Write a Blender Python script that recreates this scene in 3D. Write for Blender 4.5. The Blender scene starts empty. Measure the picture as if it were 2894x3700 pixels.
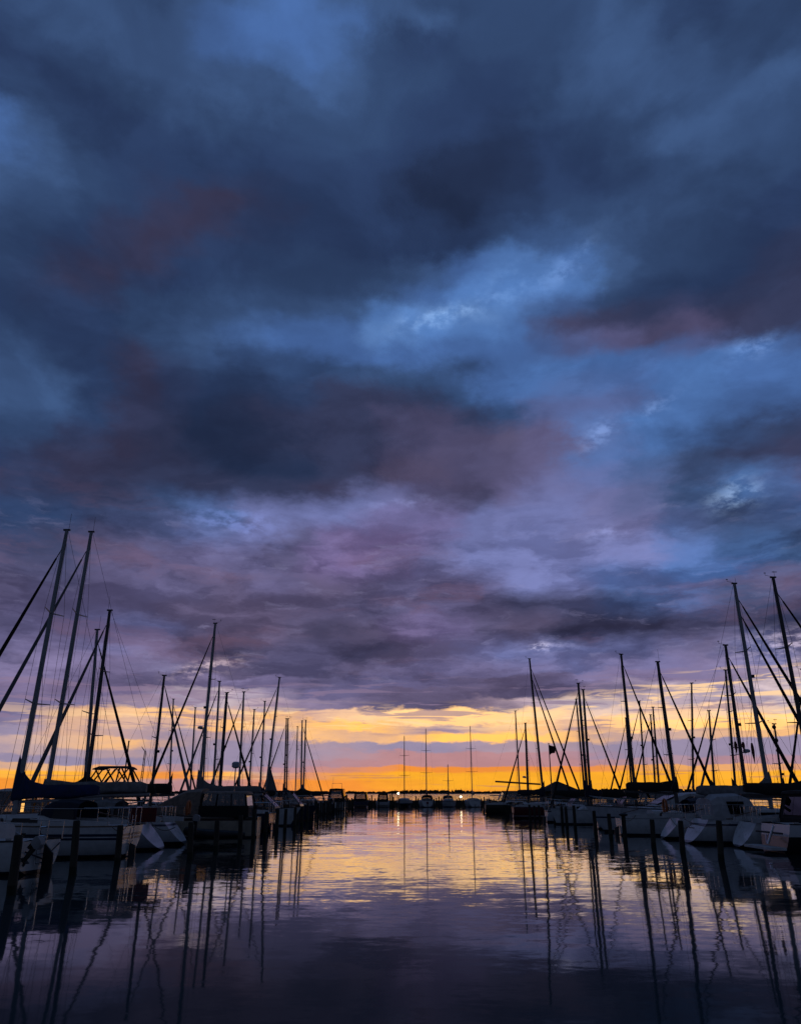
import bpy, math, random
from mathutils import Vector, Matrix

# ------------------------------------------------------------------ camera, sky, exposure
SC = bpy.context.scene
COL = SC.collection
R = math.radians
random.seed(7)

CAM_H = 2.03                     # metres above the water
TILT = R(20.73)
FOC = 2685.0                     # focal length in the photograph's pixels (2894 wide)
FEFF = FOC / math.cos(TILT)      # pixels per unit of x/y along the horizon

cam_d = bpy.data.cameras.new("camera")
cam = bpy.data.objects.new("camera", cam_d)
COL.objects.link(cam)
cam.location = (0, 0, CAM_H)
cam.rotation_euler = (R(90) + TILT, 0, 0)
cam_d.sensor_fit = 'HORIZONTAL'
cam_d.sensor_width = 36.0
cam_d.lens = 36.0 * FOC / 2894.0
cam_d.clip_start = 0.1
cam_d.clip_end = 20000
SC.camera = cam
SC.view_settings.view_transform = 'Standard'
SC.view_settings.look = 'None'
SC.view_settings.exposure = 0.0
SC.view_settings.gamma = 1.0
SC.cycles.use_denoising = True
SC.cycles.max_bounces = 6
SC.cycles.transparent_max_bounces = 16

# dusk sky: rows of colour at fixed elevations (degrees), each running over azimuth -48..48
PALETTE = dict(k=(32, 43, 70), n=(40, 56, 90), b=(46, 65, 100), c=(57, 80, 120), e=(68, 99, 154), s=(80, 118, 178), w=(92, 130, 188),
               q=(49, 54, 82), m=(50, 50, 75), p=(74, 71, 102), v=(88, 84, 120), l=(100, 106, 154), f=(104, 92, 134), t=(84, 76, 104),
               g=(205, 185, 190), y=(282, 222, 146), Y=(282, 208, 100), o=(250, 172, 44), O=(243, 146, 56), r=(220, 110, 70), a=(174, 148, 162), h=(150, 137, 164), x=(186, 136, 140), z=(104, 90, 122), i=(116, 107, 144))
# cloud colours by row: (height of the row in a frame of 1708 by 2184, one palette letter for every 100 across)
SKY_ROWS = [
    (0, "bccbcceccbbbbcbnbb"), (50, "ncccceeeccbbbccbbb"), (100, "nbccceecbnbbbcccbb"), (150, "nnbcccccbbnnbccbcc"), (200, "bnnbccbbbnnnbbbccb"),
    (250, "ebnnbbbbbnnknbccbb"), (300, "ecbnnnnbnnkknnbbbb"), (350, "ccbnnnnnnkkknnbbbn"), (400, "cbbnmmnnnkkknbcbnn"), (450, "bbnmmmnnnnknbcbbnn"),
    (500, "bnnmmnnnnnnbecbbnq"), (550, "bnmmnnbbbcesscbnnq"), (600, "nqmnnbbbcessebnnqq"), (650, "nnnbbbccswwsqqqpqq"), (700, "bnnbbceewssepvpvqq"),
    (750, "cbnmbceeeeeeeeeeee"), (800, "ccnmnnbbcbbeseesee"), (850, "ccnmnknqqqbeevesee"), (900, "bcnmkkqqqpqbvesebq"), (950, "nnmmkkkqqpptvsebqq"),
    (1000, "mmmqqkkqmtppvecqqp"), (1050, "nnqkqqqmlvmvllcbse"), (1100, "nnnqsllllflllvvcqq"), (1150, "nqqpvlpffflllllebb"), (1200, "pqppvvpffvllllleec"),
    (1250, "ppvvptvtpvvlleeebp"), (1300, "pvvptttppvpmmmmpqq"), (1350, "vvllpttmtfptmmmqqp"), (1400, "piiipmppmtvllllilp"),
    (1430, "iiipttpptvviliiiig"), (1455, "iiiiiiipvvttiiiigg"), (1480, "iiiiggivttttpigiig"), (1505, "iiiaigaitttaggaggg"), (1530, "iiYyYaYayyyyygyyyy"),
    (1552, "hhhaaYaYYaaYaYyYYY"), (1572, "hhYhhahYaYYYYhhhhh"), (1592, "hyhYhhhahhhahhhhhh"), (1612, "hhhhhhhaxxxxxhhhhh"), (1630, "hhhhhhhxxxxxxxaxxx"),
    (1640, "YYYOhaxxOOOOOOooYo"), (1655, "oooOOYhOoooooooooo"), (1672, "OOoaxxOOOooooooooo"), (1700, "OxxxxxOOOOOOooOOOO")]
STOPS = 31

def srgb(v):
    v /= 255
    return v / 12.92 if v <= .04045 else ((v + .055) / 1.055) ** 2.4

def sky_table():
    """the colours above, turned from the frame into (elevation, colours from azimuth -48 to 48)"""
    fr, cx, cy = FOC / 2894 * 1708, 854.0, 1092.0
    grid = [[[srgb(v) for v in PALETTE[ch]] for ch in s] for _, s in SKY_ROWS]
    ys = [r[0] for r in SKY_ROWS]
    out = []
    for y in reversed(ys):
        e = TILT + math.atan((cy - y) / fr)
        row = []
        for i in range(STOPS):
            a = R(-48 + 96 * i / (STOPS - 1))
            d = (math.cos(e) * math.sin(a), math.cos(e) * math.cos(a), math.sin(e))
            zc = d[1] * math.cos(TILT) + d[2] * math.sin(TILT)
            yc = -d[1] * math.sin(TILT) + d[2] * math.cos(TILT)
            px, py = cx + fr * d[0] / zc, cy - fr * yc / zc
            q = min(max(px / 100, 0), 16.999)
            i0, fx = int(q), q - int(q)
            py = min(max(py, 0), 1699.9)
            j = max(k for k in range(len(ys)) if ys[k] <= py)
            fy = (py - ys[j]) / (ys[j + 1] - ys[j])
            row.append([(grid[j][i0][k] * (1 - fx) + grid[j][i0 + 1][k] * fx) * (1 - fy) + (grid[j + 1][i0][k] * (1 - fx) + grid[j + 1][i0 + 1][k] * fx) * fy for k in range(3)] + [1.0])
        out.append((math.degrees(e), row))
    return out


world = bpy.data.worlds.new("World")
SC.world = world
world.use_nodes = True
NT = world.node_tree
for n in list(NT.nodes):
    NT.nodes.remove(n)

def link(a, b, nt=None):
    (nt or NT).links.new(a, b)

def node(kind, nt=None, ins=None, **kw):
    n = (nt or NT).nodes.new(kind)
    for k, v in kw.items():
        setattr(n, k, v)
    for k, v in (ins or {}).items():
        if hasattr(v, 'is_output'):
            link(v, n.inputs[k], nt)
        else:
            n.inputs[k].default_value = v
    return n

def M(op, a, b=0.0, c=0.0, nt=None, clamp=False):
    return node('ShaderNodeMath', nt, {0: a, 1: b, 2: c}, operation=op, use_clamp=clamp).outputs[0]

def ramp01(x, lo, hi, nt=None, smooth=True):
    return node('ShaderNodeMapRange', nt, {0: x, 1: lo, 2: hi, 3: 0.0, 4: 1.0},
                interpolation_type='SMOOTHSTEP' if smooth else 'LINEAR').outputs[0]

def mixc(f, a, b, mode='MIX', nt=None):
    return node('ShaderNodeMixRGB', nt, {0: f, 1: a, 2: b}, blend_type=mode).outputs[0]

tc = node('ShaderNodeTexCoord')
sep = node('ShaderNodeSeparateXYZ', ins={0: tc.outputs['Generated']})
dx, dy, dz = sep.outputs
az = M('MULTIPLY', M('ARCTAN2', dx, dy), 57.29578)
el = M('MULTIPLY', M('ARCSINE', dz), 57.29578)
# coordinates on a flat cloud deck, so that the cloud texture shrinks towards the horizon
den = M('ADD', M('ABSOLUTE', dz), 0.26)
deck = node('ShaderNodeCombineXYZ', ins={0: M('DIVIDE', dx, den), 1: M('DIVIDE', dy, den), 2: 3.7}).outputs[0]
warp = node('ShaderNodeTexNoise', ins={'Vector': deck, 'Scale': 2.4, 'Detail': 5.0, 'Roughness': .55})
ws = node('ShaderNodeSeparateXYZ', ins={0: warp.outputs['Color']})
warp2 = node('ShaderNodeTexNoise', ins={'Vector': deck, 'Scale': 7.5, 'Detail': 7.0, 'Roughness': .62})
ws2 = node('ShaderNodeSeparateXYZ', ins={0: warp2.outputs['Color']})
elpos = M('MAXIMUM', el, 0.0)
ampe = M('MULTIPLY_ADD', elpos, .15, .7)
ampa = M('MULTIPLY_ADD', elpos, .17, 5.0)
amp2 = M('MULTIPLY_ADD', elpos, .10, .9)
low_e = ramp01(el, 0.3, 3.5)
d_el = M('MULTIPLY', M('ADD', M('MULTIPLY', M('SUBTRACT', ws.outputs[1], .5), ampe),
                       M('MULTIPLY', M('SUBTRACT', ws2.outputs[1], .5), amp2)), M('MULTIPLY_ADD', low_e, .75, .25))
azw = M('ADD', az, M('ADD', M('MULTIPLY', M('SUBTRACT', ws.outputs[0], .5), ampa),
                     M('MULTIPLY', M('SUBTRACT', ws2.outputs[0], .5), M('MULTIPLY_ADD', elpos, .13, 5.0))))
elw = M('ADD', el, d_el)
u = node('ShaderNodeMapRange', ins={0: azw, 1: -48.0, 2: 48.0, 3: 0.0, 4: 1.0}).outputs[0]
sky_col = None
last = None
for e, row in sky_table():
    cr = node('ShaderNodeValToRGB')
    cr.color_ramp.interpolation = 'EASE' if e > 9 else 'LINEAR'
    nst = len(row)
    els = cr.color_ramp.elements
    while len(els) < nst:
        els.new(0.5)
    for i in range(nst):
        els[i].position = i / (nst - 1)
    for i in range(nst):
        els[i].color = row[i]
    link(u, cr.inputs[0])
    sky_col = cr.outputs[0] if sky_col is None else mixc(ramp01(elw, last + (e - last) * (.30 if e < 9 else 0), e - (e - last) * (.30 if e < 9 else 0)), sky_col, cr.outputs[0])
    last = e
# billows: lighter and darker cloud matter at several sizes
bil = node('ShaderNodeTexNoise', ins={'Vector': deck, 'Scale': 4.2, 'Detail': 10.0, 'Roughness': .57, 'Distortion': .35}).outputs[0]
bil2 = node('ShaderNodeTexNoise', ins={'Vector': deck, 'Scale': 1.6, 'Detail': 4.0, 'Roughness': .5}).outputs[0]
hi_e = ramp01(el, 2.0, 12.0)
bil3 = node('ShaderNodeTexNoise', ins={'Vector': deck, 'Scale': 11.0, 'Detail': 8.0, 'Roughness': .6, 'Distortion': .5}).outputs[0]
thin = M('MULTIPLY_ADD', ramp01(bil, .36, .64), .32, M('MULTIPLY', ramp01(bil3, .34, .66), .26))
thin = M('MULTIPLY_ADD', ramp01(bil, .455, .545), .24, thin)
thin = M('MULTIPLY_ADD', ramp01(bil2, .33, .67), .18, thin)
shade = mixc(thin, (.86, .855, .865, 1), (1.36, 1.40, 1.38, 1))
hi_f = M('MULTIPLY_ADD', hi_e, .72, .22)
gc = mixc(hi_f, (1, 1, 1, 1), shade)
sky_col = mixc(1.0, sky_col, gc, 'MULTIPLY')
# the lower deck is drawn out into long bars, some of them lit pink from below
lv = node('ShaderNodeCombineXYZ', ins={0: M('MULTIPLY', azw, .125), 1: M('MULTIPLY', M('MULTIPLY_ADD', d_el, .6, el), .52), 2: 5.5}).outputs[0]
ln = node('ShaderNodeTexNoise', ins={'Vector': lv, 'Scale': 1.0, 'Detail': 8.0, 'Roughness': .58, 'Distortion': .15}).outputs[0]
envl = M('MULTIPLY', ramp01(el, 5.6, 7.5), M('SUBTRACT', 1.0, ramp01(el, 15.0, 24.0)))
bars = mixc(ramp01(ln, .40, .60), (.70, .68, .72, 1), (1.42, 1.38, 1.34, 1))
sky_col = mixc(1.0, sky_col, mixc(M('MULTIPLY', envl, .75), (1, 1, 1, 1), bars), 'MULTIPLY')
pk = node('ShaderNodeTexNoise', ins={'Vector': lv, 'Scale': .6, 'Detail': 6.0, 'Roughness': .6, 'W': 3.0}, noise_dimensions='4D').outputs[0]
sky_col = mixc(M('MULTIPLY', M('MULTIPLY', ramp01(pk, .52, .66), envl), .30), sky_col, (.22, .115, .17, 1))
brk = node('ShaderNodeTexNoise', ins={'Vector': lv, 'Scale': 2.3, 'Detail': 7.0, 'Roughness': .6, 'W': 7.0}, noise_dimensions='4D').outputs[0]
sky_col = mixc(M('MULTIPLY', M('MULTIPLY', ramp01(brk, .56, .82), envl), .40), sky_col, (.36, .34, .58, 1))
# low down, thin lit streaks between the cloud sheets and thin grey bars across the glow
sv = node('ShaderNodeCombineXYZ', ins={0: M('MULTIPLY', az, .16), 1: M('MULTIPLY', el, 1.9), 2: 1.3}).outputs[0]
sn = node('ShaderNodeTexNoise', ins={'Vector': sv, 'Scale': 1.0, 'Detail': 7.0, 'Roughness': .6, 'Distortion': .6}).outputs[0]
top1 = M('MULTIPLY_ADD', ramp01(az, 6.0, 24.0), 2.2, 5.4)
env1 = M('MULTIPLY', ramp01(el, 3.9, 5.0), M('SUBTRACT', 1.0, ramp01(M('SUBTRACT', el, top1), -.6, 1.2)))
sky_col = mixc(M('MULTIPLY', M('MULTIPLY', ramp01(sn, .52, .60), env1), M('MULTIPLY_ADD', ramp01(az, -26.0, -8.0), .45, .4)), sky_col, (1.10, .72, .38, 1))
env3 = M('MULTIPLY', ramp01(el, 3.6, 4.6), M('SUBTRACT', 1.0, ramp01(el, 6.5, 9.0)))
sky_col = mixc(M('MULTIPLY', M('MULTIPLY', ramp01(M('SUBTRACT', 1.0, sn), .54, .62), env3), .7), sky_col, (.27, .19, .30, 1))
bn_v = node('ShaderNodeCombineXYZ', ins={0: M('MULTIPLY', az, .13), 1: M('MULTIPLY', el, 3.2), 2: 8.1}).outputs[0]
bn = node('ShaderNodeTexNoise', ins={'Vector': bn_v, 'Scale': 1.0, 'Detail': 6.0, 'Roughness': .6}).outputs[0]
env2 = M('SUBTRACT', 1.0, ramp01(el, 1.2, 1.9))
sky_col = mixc(M('MULTIPLY', M('MULTIPLY', ramp01(bn, .57, .64), env2), .6), sky_col, (.50, .20, .12, 1))
# small bright openings in the deck: azimuth, elevation, half widths, colour, strength
puff = node('ShaderNodeTexNoise', ins={'Vector': deck, 'Scale': 24.0, 'Detail': 6.0, 'Roughness': .62}).outputs[0]
puffm = ramp01(puff, .40, .66)
for a0, e0, wa, we, slope, c, st in (
        (3.6, 35.7, 3.2, .8, .23, (.17, .25, .36, 1), 1.0), (10.0, 37.6, 3.2, 1.3, .3, (.06, .10, .17, 1), .8),
        (15.2, 38.6, 2.4, .9, .5, (.08, .13, .24, 1), .8), (10.6, 10.3, .50, .20, 0, (1.3, 1.2, 1.4, 1), 1.0), (11.3, 10.1, 1.6, .4, 0, (.25, .24, .36, 1), .8),
        (25.9, 19.9, 1.7, .75, .1, (.26, .36, .52, 1), .8), (-14.5, 8.7, 2.0, .5, .25, (.8, .6, .6, 1), .7),
        (16.7, 25.6, 1.6, .8, .4, (.14, .20, .36, 1), .7), (28.0, 9.6, 3.4, .8, .1, (.6, .5, .62, 1), .8), (21.2, 26.8, 1.6, .7, .3, (.12, .18, .32, 1), .6),
        (29.1, 29.8, 1.6, .8, .1, (.14, .22, .40, 1), .7), (0.0, 21.5, 3.0, .4, .1, (.16, .18, .34, 1), .4), (-13.5, 19.6, 3.5, 1.0, .0, (.12, .16, .38, 1), .7),
        (16.2, 18.3, 1.6, .5, .1, (.16, .18, .32, 1), .6)):
    da = M('SUBTRACT', az, a0)
    e1 = M('SUBTRACT', M('SUBTRACT', M('MULTIPLY_ADD', d_el, .5, el), e0), M('MULTIPLY', da, slope))
    q = M('ADD', M('POWER', M('DIVIDE', da, wa), 2.0), M('POWER', M('DIVIDE', e1, we), 2.0))
    msk = M('MULTIPLY', M('MULTIPLY', M('EXPONENT', M('MULTIPLY', q, -1.0)), puffm), st)
    sky_col = mixc(msk, sky_col, mixc(1.0, sky_col, c, 'ADD'))
# behind and beside the photographer the deck is plain grey-blue cloud
side = ramp01(M('ABSOLUTE', az), 44.0, 75.0)
rear = mixc(ramp01(el, -2.0, 40.0), (.036, .046, .082, 1), (.029, .043, .082, 1))
rear = mixc(1.0, rear, gc, 'MULTIPLY')
sky_col = mixc(side, sky_col, rear)
bg = node('ShaderNodeBackground', ins={'Color': sky_col, 'Strength': 1.0})
wo = node('ShaderNodeOutputWorld')
link(bg.outputs[0], wo.inputs[0])

# ------------------------------------------------------------------ from the photograph to places
def at(px, py, Y):
    """point at distance Y ahead of the camera on the sight line through photograph pixel px, py"""
    a, b = (px - 1447.0) / FOC, (1850.0 - py) / FOC
    d = Vector((a, math.cos(TILT) - b * math.sin(TILT), math.sin(TILT) + b * math.cos(TILT)))
    return Vector((0, 0, CAM_H)) + d * (Y / d.y)

def on_water(px, py):
    a, b = (px - 1447.0) / FOC, (1850.0 - py) / FOC
    d = Vector((a, math.cos(TILT) - b * math.sin(TILT), math.sin(TILT) + b * math.cos(TILT)))
    return Vector((0, 0, CAM_H)) + d * (-CAM_H / d.z)

# ------------------------------------------------------------------ materials
MATS = {}

def mat(name, col, rough=.5, metal=0.0, var=.15, scale=3.0, stripes=None, coat=0.0, bump=0.0, emit=None, stretch=None):
    if name in MATS:
        return MATS[name]
    m = bpy.data.materials.new(name)
    m.use_nodes = True
    nt = m.node_tree
    b = nt.nodes['Principled BSDF']
    t = node('ShaderNodeTexCoord', nt)
    vec = t.outputs['Object']
    if stretch:
        vec = node('ShaderNodeMapping', nt, {'Vector': vec, 'Scale': stretch}).outputs[0]
    nz = node('ShaderNodeTexNoise', nt, {'Vector': vec, 'Scale': scale, 'Detail': 6.0, 'Roughness': .65}).outputs[0]
    lo = tuple(max(0, c * (1 - var * 2)) for c in col) + (1,)
    hi = tuple(min(1, c * (1 + var)) for c in col) + (1,)
    c = mixc(ramp01(nz, .3, .7, nt), lo, hi, nt=nt)
    if stripes:
        z = node('ShaderNodeSeparateXYZ', nt, {0: t.outputs['Object']}).outputs[2]
        for z0, z1, sc in stripes:
            inside = M('MULTIPLY', M('GREATER_THAN', z, z0, nt=nt), M('LESS_THAN', z, z1, nt=nt), nt=nt)
            c = mixc(inside, c, tuple(sc) + (1,), nt=nt)
    link(c, b.inputs['Base Color'], nt)
    rr = node('ShaderNodeMapRange', nt, {0: nz, 1: .3, 2: .7, 3: max(.03, rough * .8), 4: min(1, rough * 1.25)}).outputs[0]
    link(rr, b.inputs['Roughness'], nt)
    b.inputs['Metallic'].default_value = metal
    b.inputs['Coat Weight'].default_value = coat
    if bump:
        bn = node('ShaderNodeBump', nt, {'Height': nz, 'Strength': bump, 'Distance': .02})
        link(bn.outputs[0], b.inputs['Normal'], nt)
    if emit:
        b.inputs['Emission Color'].default_value = tuple(emit[0]) + (1,)
        b.inputs['Emission Strength'].default_value = emit[1]
    MATS[name] = m
    return m

NAVY, BLACK, ANTI = (.012, .02, .06), (.008, .008, .01), (.02, .02, .03)
WHITE = mat('gelcoat_white', (.62, .62, .62), .3, var=.08, coat=.2, stripes=[(-1, .1, ANTI)])
WHITE_NAVY = mat('gelcoat_white_navy_lines', (.62, .62, .62), .3, var=.08, coat=.2,
                 stripes=[(-1, .10, ANTI), (.56, .63, NAVY), (.67, .75, NAVY), (.97, 1.03, NAVY)])
WHITE_BLUE = mat('gelcoat_white_blue_line', (.6, .6, .62), .3, var=.08, coat=.2, stripes=[(-1, .12, ANTI), (.72, .80, NAVY)])
GREYHULL = mat('gelcoat_grey', (.42, .43, .46), .35, var=.08, coat=.2, stripes=[(-1, .09, ANTI)])
CREAM = mat('gelcoat_cream', (.42, .36, .28), .4, var=.12, stripes=[(-1, .08, ANTI), (.78, .9, (.04, .02, .015))])
GREENHULL = mat('paint_dark_green', (.03, .034, .022), .4, var=.2, stripes=[(-1, .1, ANTI)])
NAVYHULL = mat('paint_navy', (.015, .02, .05), .25, var=.1, coat=.3, stripes=[(-1, .08, (.1, .02, .02))])
BLACKHULL = mat('paint_black', (.01, .01, .012), .3, var=.1, coat=.2, stripes=[(.55, 3, (.55, .55, .56))])
REDHULL = mat('paint_red', (.11, .012, .014), .3, var=.12, coat=.2, stripes=[(-1, .1, ANTI), (.16, .22, (.5, .5, .5))])
DECK = mat('deck_white', (.5, .5, .5), .6, var=.1)
DECKGREY = mat('deck_grey', (.30, .30, .31), .7, var=.12)
TEAK = mat('teak', (.16, .09, .05), .6, var=.25, scale=6, stretch=(1, 14, 1))
WOOD = mat('varnished_wood', (.12, .05, .02), .3, var=.3, scale=5, coat=.4, stretch=(1, 8, 8))
ALU = mat('mast_aluminium', (.30, .30, .31), .45, .35, var=.1)
DARKMAST = mat('mast_dark', (.08, .075, .075), .45, .3, var=.1)
WOODMAST = mat('mast_spruce', (.14, .08, .045), .4, 0, var=.2, stretch=(6, 6, .6))
STEEL = mat('stainless_steel', (.55, .55, .56), .18, .9, var=.05)
WIRE = mat('rigging_wire', (.05, .05, .055), .5, .2, var=.05)
CANVAS_BLUE = mat('canvas_blue', (.010, .020, .085), .85, var=.25, scale=5, bump=.5)
CANVAS_NAVY = mat('canvas_navy', (.010, .014, .035), .85, var=.25, scale=5, bump=.5)
CANVAS_GREY = mat('canvas_grey', (.20, .195, .20), .85, var=.2, scale=5, bump=.5)
CANVAS_LIGHT = mat('canvas_light_grey', (.42, .42, .44), .85, var=.12, scale=5, bump=.5)
CANVAS_TAN = mat('canvas_tan', (.22, .17, .14), .85, var=.2, scale=5, bump=.5)
CANVAS_BLACK = mat('canvas_black', (.012, .011, .012), .9, var=.2, scale=5, bump=.5)
CANVAS_RED = mat('canvas_red', (.14, .012, .014), .85, var=.2, scale=5, bump=.5)
SAILCLOTH = mat('sailcloth', (.16, .16, .17), .8, var=.12, scale=4, bump=.3)
RUBBER = mat('rubber_black', (.012, .012, .013), .6, var=.2)
PLASTIC = mat('plastic_white', (.5, .5, .5), .45, var=.08)
DARKGLASS = mat('window_dark', (.008, .009, .012), .06, var=.1)
ORANGE = mat('plastic_orange', (.4, .10, .02), .5, var=.1)
ROPE = mat('rope', (.16, .14, .11), .9, var=.25, scale=20)
PILE = mat('piling_wood', (.042, .036, .026), .85, var=.4, scale=4, bump=.8, stretch=(3, 3, .35), stripes=[(-3, .16, (.010, .014, .007))])
PLANK = mat('jetty_plank', (.07, .06, .05), .85, var=.35, scale=3, bump=.6, stretch=(8, 1, 1))
TIMBER = mat('hut_timber', (.05, .03, .02), .8, var=.3, scale=3, bump=.5, stretch=(6, 6, .5))
ROOF = mat('hut_roof', (.035, .03, .028), .9, var=.3, scale=6, bump=.5)
LIT = mat('lit_cabin', (.6, .35, .1), .5, emit=((1.0, .50, .12), 2.6))
LAMP = mat('lamp_globe', (.9, .9, .8), .4, emit=((1.0, .86, .55), 7.0))
BANK = mat('shore_earth', (.03, .028, .02), .95, var=.3, scale=.05)
LEAF = mat('far_foliage', (.03, .035, .02), .95, var=.4, scale=.2)
FLAGCLOTH = mat('flag_cloth', (.10, .02, .02), .8, var=.2)

def glass_mat(name, tint, gl):
    m = bpy.data.materials.new(name)
    m.use_nodes = True
    nt = m.node_tree
    for n in list(nt.nodes):
        nt.nodes.remove(n)
    tr = node('ShaderNodeBsdfTransparent', nt, {'Color': tint})
    g = node('ShaderNodeBsdfGlossy', nt, {'Color': (.9, .9, .95, 1), 'Roughness': .03})
    fr = node('ShaderNodeFresnel', nt, {'IOR': 1.5})
    f = M('ADD', fr.outputs[0], gl, nt=nt, clamp=True)
    mx = node('ShaderNodeMixShader', nt, {0: f})
    link(tr.outputs[0], mx.inputs[1], nt)
    link(g.outputs[0], mx.inputs[2], nt)
    o = node('ShaderNodeOutputMaterial', nt)
    link(mx.outputs[0], o.inputs[0], nt)
    MATS[name] = m
    return m

GLASS = glass_mat('window_clear', (.72, .72, .72, 1), .05)
VINYL = glass_mat('window_vinyl', (.45, .42, .40, 1), .04)

def water_mat():
    m = bpy.data.materials.new('harbour_water')
    m.use_nodes = True
    nt = m.node_tree
    for n in list(nt.nodes):
        nt.nodes.remove(n)
    g = node('ShaderNodeNewGeometry', nt)
    pos = g.outputs['Position']
    sx, sy = None, None
    # patches of rippled and of calm water
    pm = node('ShaderNodeMapping', nt, {'Vector': pos, 'Scale': (.05, .11, 1)}).outputs[0]
    patch = ramp01(node('ShaderNodeTexNoise', nt, {'Vector': pm, 'Scale': 1.0, 'Detail': 2.0}).outputs[0], .38, .66, nt)
    yy = node('ShaderNodeSeparateXYZ', nt, {0: pos}).outputs[1]
    mid = M('MULTIPLY', ramp01(yy, 12.0, 24.0, nt), M('SUBTRACT', 1.0, M('MULTIPLY', ramp01(yy, 45.0, 75.0, nt), .45, nt=nt), nt=nt), nt=nt)
    open_w = ramp01(yy, 135.0, 170.0, nt)
    patch = M('MULTIPLY', M('MULTIPLY_ADD', patch, .75, .35, nt=nt), M('MULTIPLY_ADD', mid, .6, .4, nt=nt), nt=nt)
    patch = M('ADD', patch, M('MULTIPLY', open_w, 5.5, nt=nt), nt=nt)
    for sc, sxx, ax, ay, usep in ((.35, .5, .006, .014, False), (1.5, .4, .010, .065, True), (4.0, .45, .018, .08, True), (12.0, .7, .020, .05, True)):
        mp = node('ShaderNodeMapping', nt, {'Vector': pos, 'Scale': (sxx, 1, 1)}).outputs[0]
        nz = node('ShaderNodeTexNoise', nt, {'Vector': mp, 'Scale': sc, 'Detail': 2.0, 'Roughness': .5, 'Distortion': .2})
        s = node('ShaderNodeSeparateXYZ', nt, {0: nz.outputs['Color']})
        ox = M('MULTIPLY', M('SUBTRACT', s.outputs[0], .5, nt=nt), ax, nt=nt)
        oy = M('MULTIPLY', M('SUBTRACT', s.outputs[1], .5, nt=nt), ay, nt=nt)
        if usep:
            ox, oy = M('MULTIPLY', ox, patch, nt=nt), M('MULTIPLY', oy, patch, nt=nt)
        sx = ox if sx is None else M('ADD', sx, ox, nt=nt)
        sy = oy if sy is None else M('ADD', sy, oy, nt=nt)
    nv = node('ShaderNodeCombineXYZ', nt, {0: sx, 1: sy, 2: 1.0}).outputs[0]
    nn = node('ShaderNodeVectorMath', nt, {0: nv}, operation='NORMALIZE').outputs[0]
    # the reflection strengthens towards grazing view, over dark water
    cosv = node('ShaderNodeVectorMath', nt, {0: nn, 1: g.outputs['Incoming']}, operation='DOT_PRODUCT').outputs['Value']
    refl = node('ShaderNodeMapRange', nt, {0: cosv, 1: .03, 2: .225, 3: .98, 4: .07}, interpolation_type='SMOOTHSTEP').outputs[0]
    deep = node('ShaderNodeBsdfDiffuse', nt, {'Color': (.028, .050, .060, 1)})
    mir = node('ShaderNodeBsdfGlossy', nt, {'Color': (.94, .96, .97, 1), 'Roughness': .045, 'Normal': nn})
    mx = node('ShaderNodeMixShader', nt, {0: refl})
    link(deep.outputs[0], mx.inputs[1], nt)
    link(mir.outputs[0], mx.inputs[2], nt)
    o = node('ShaderNodeOutputMaterial', nt)
    link(mx.outputs[0], o.inputs[0], nt)
    return m

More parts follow.
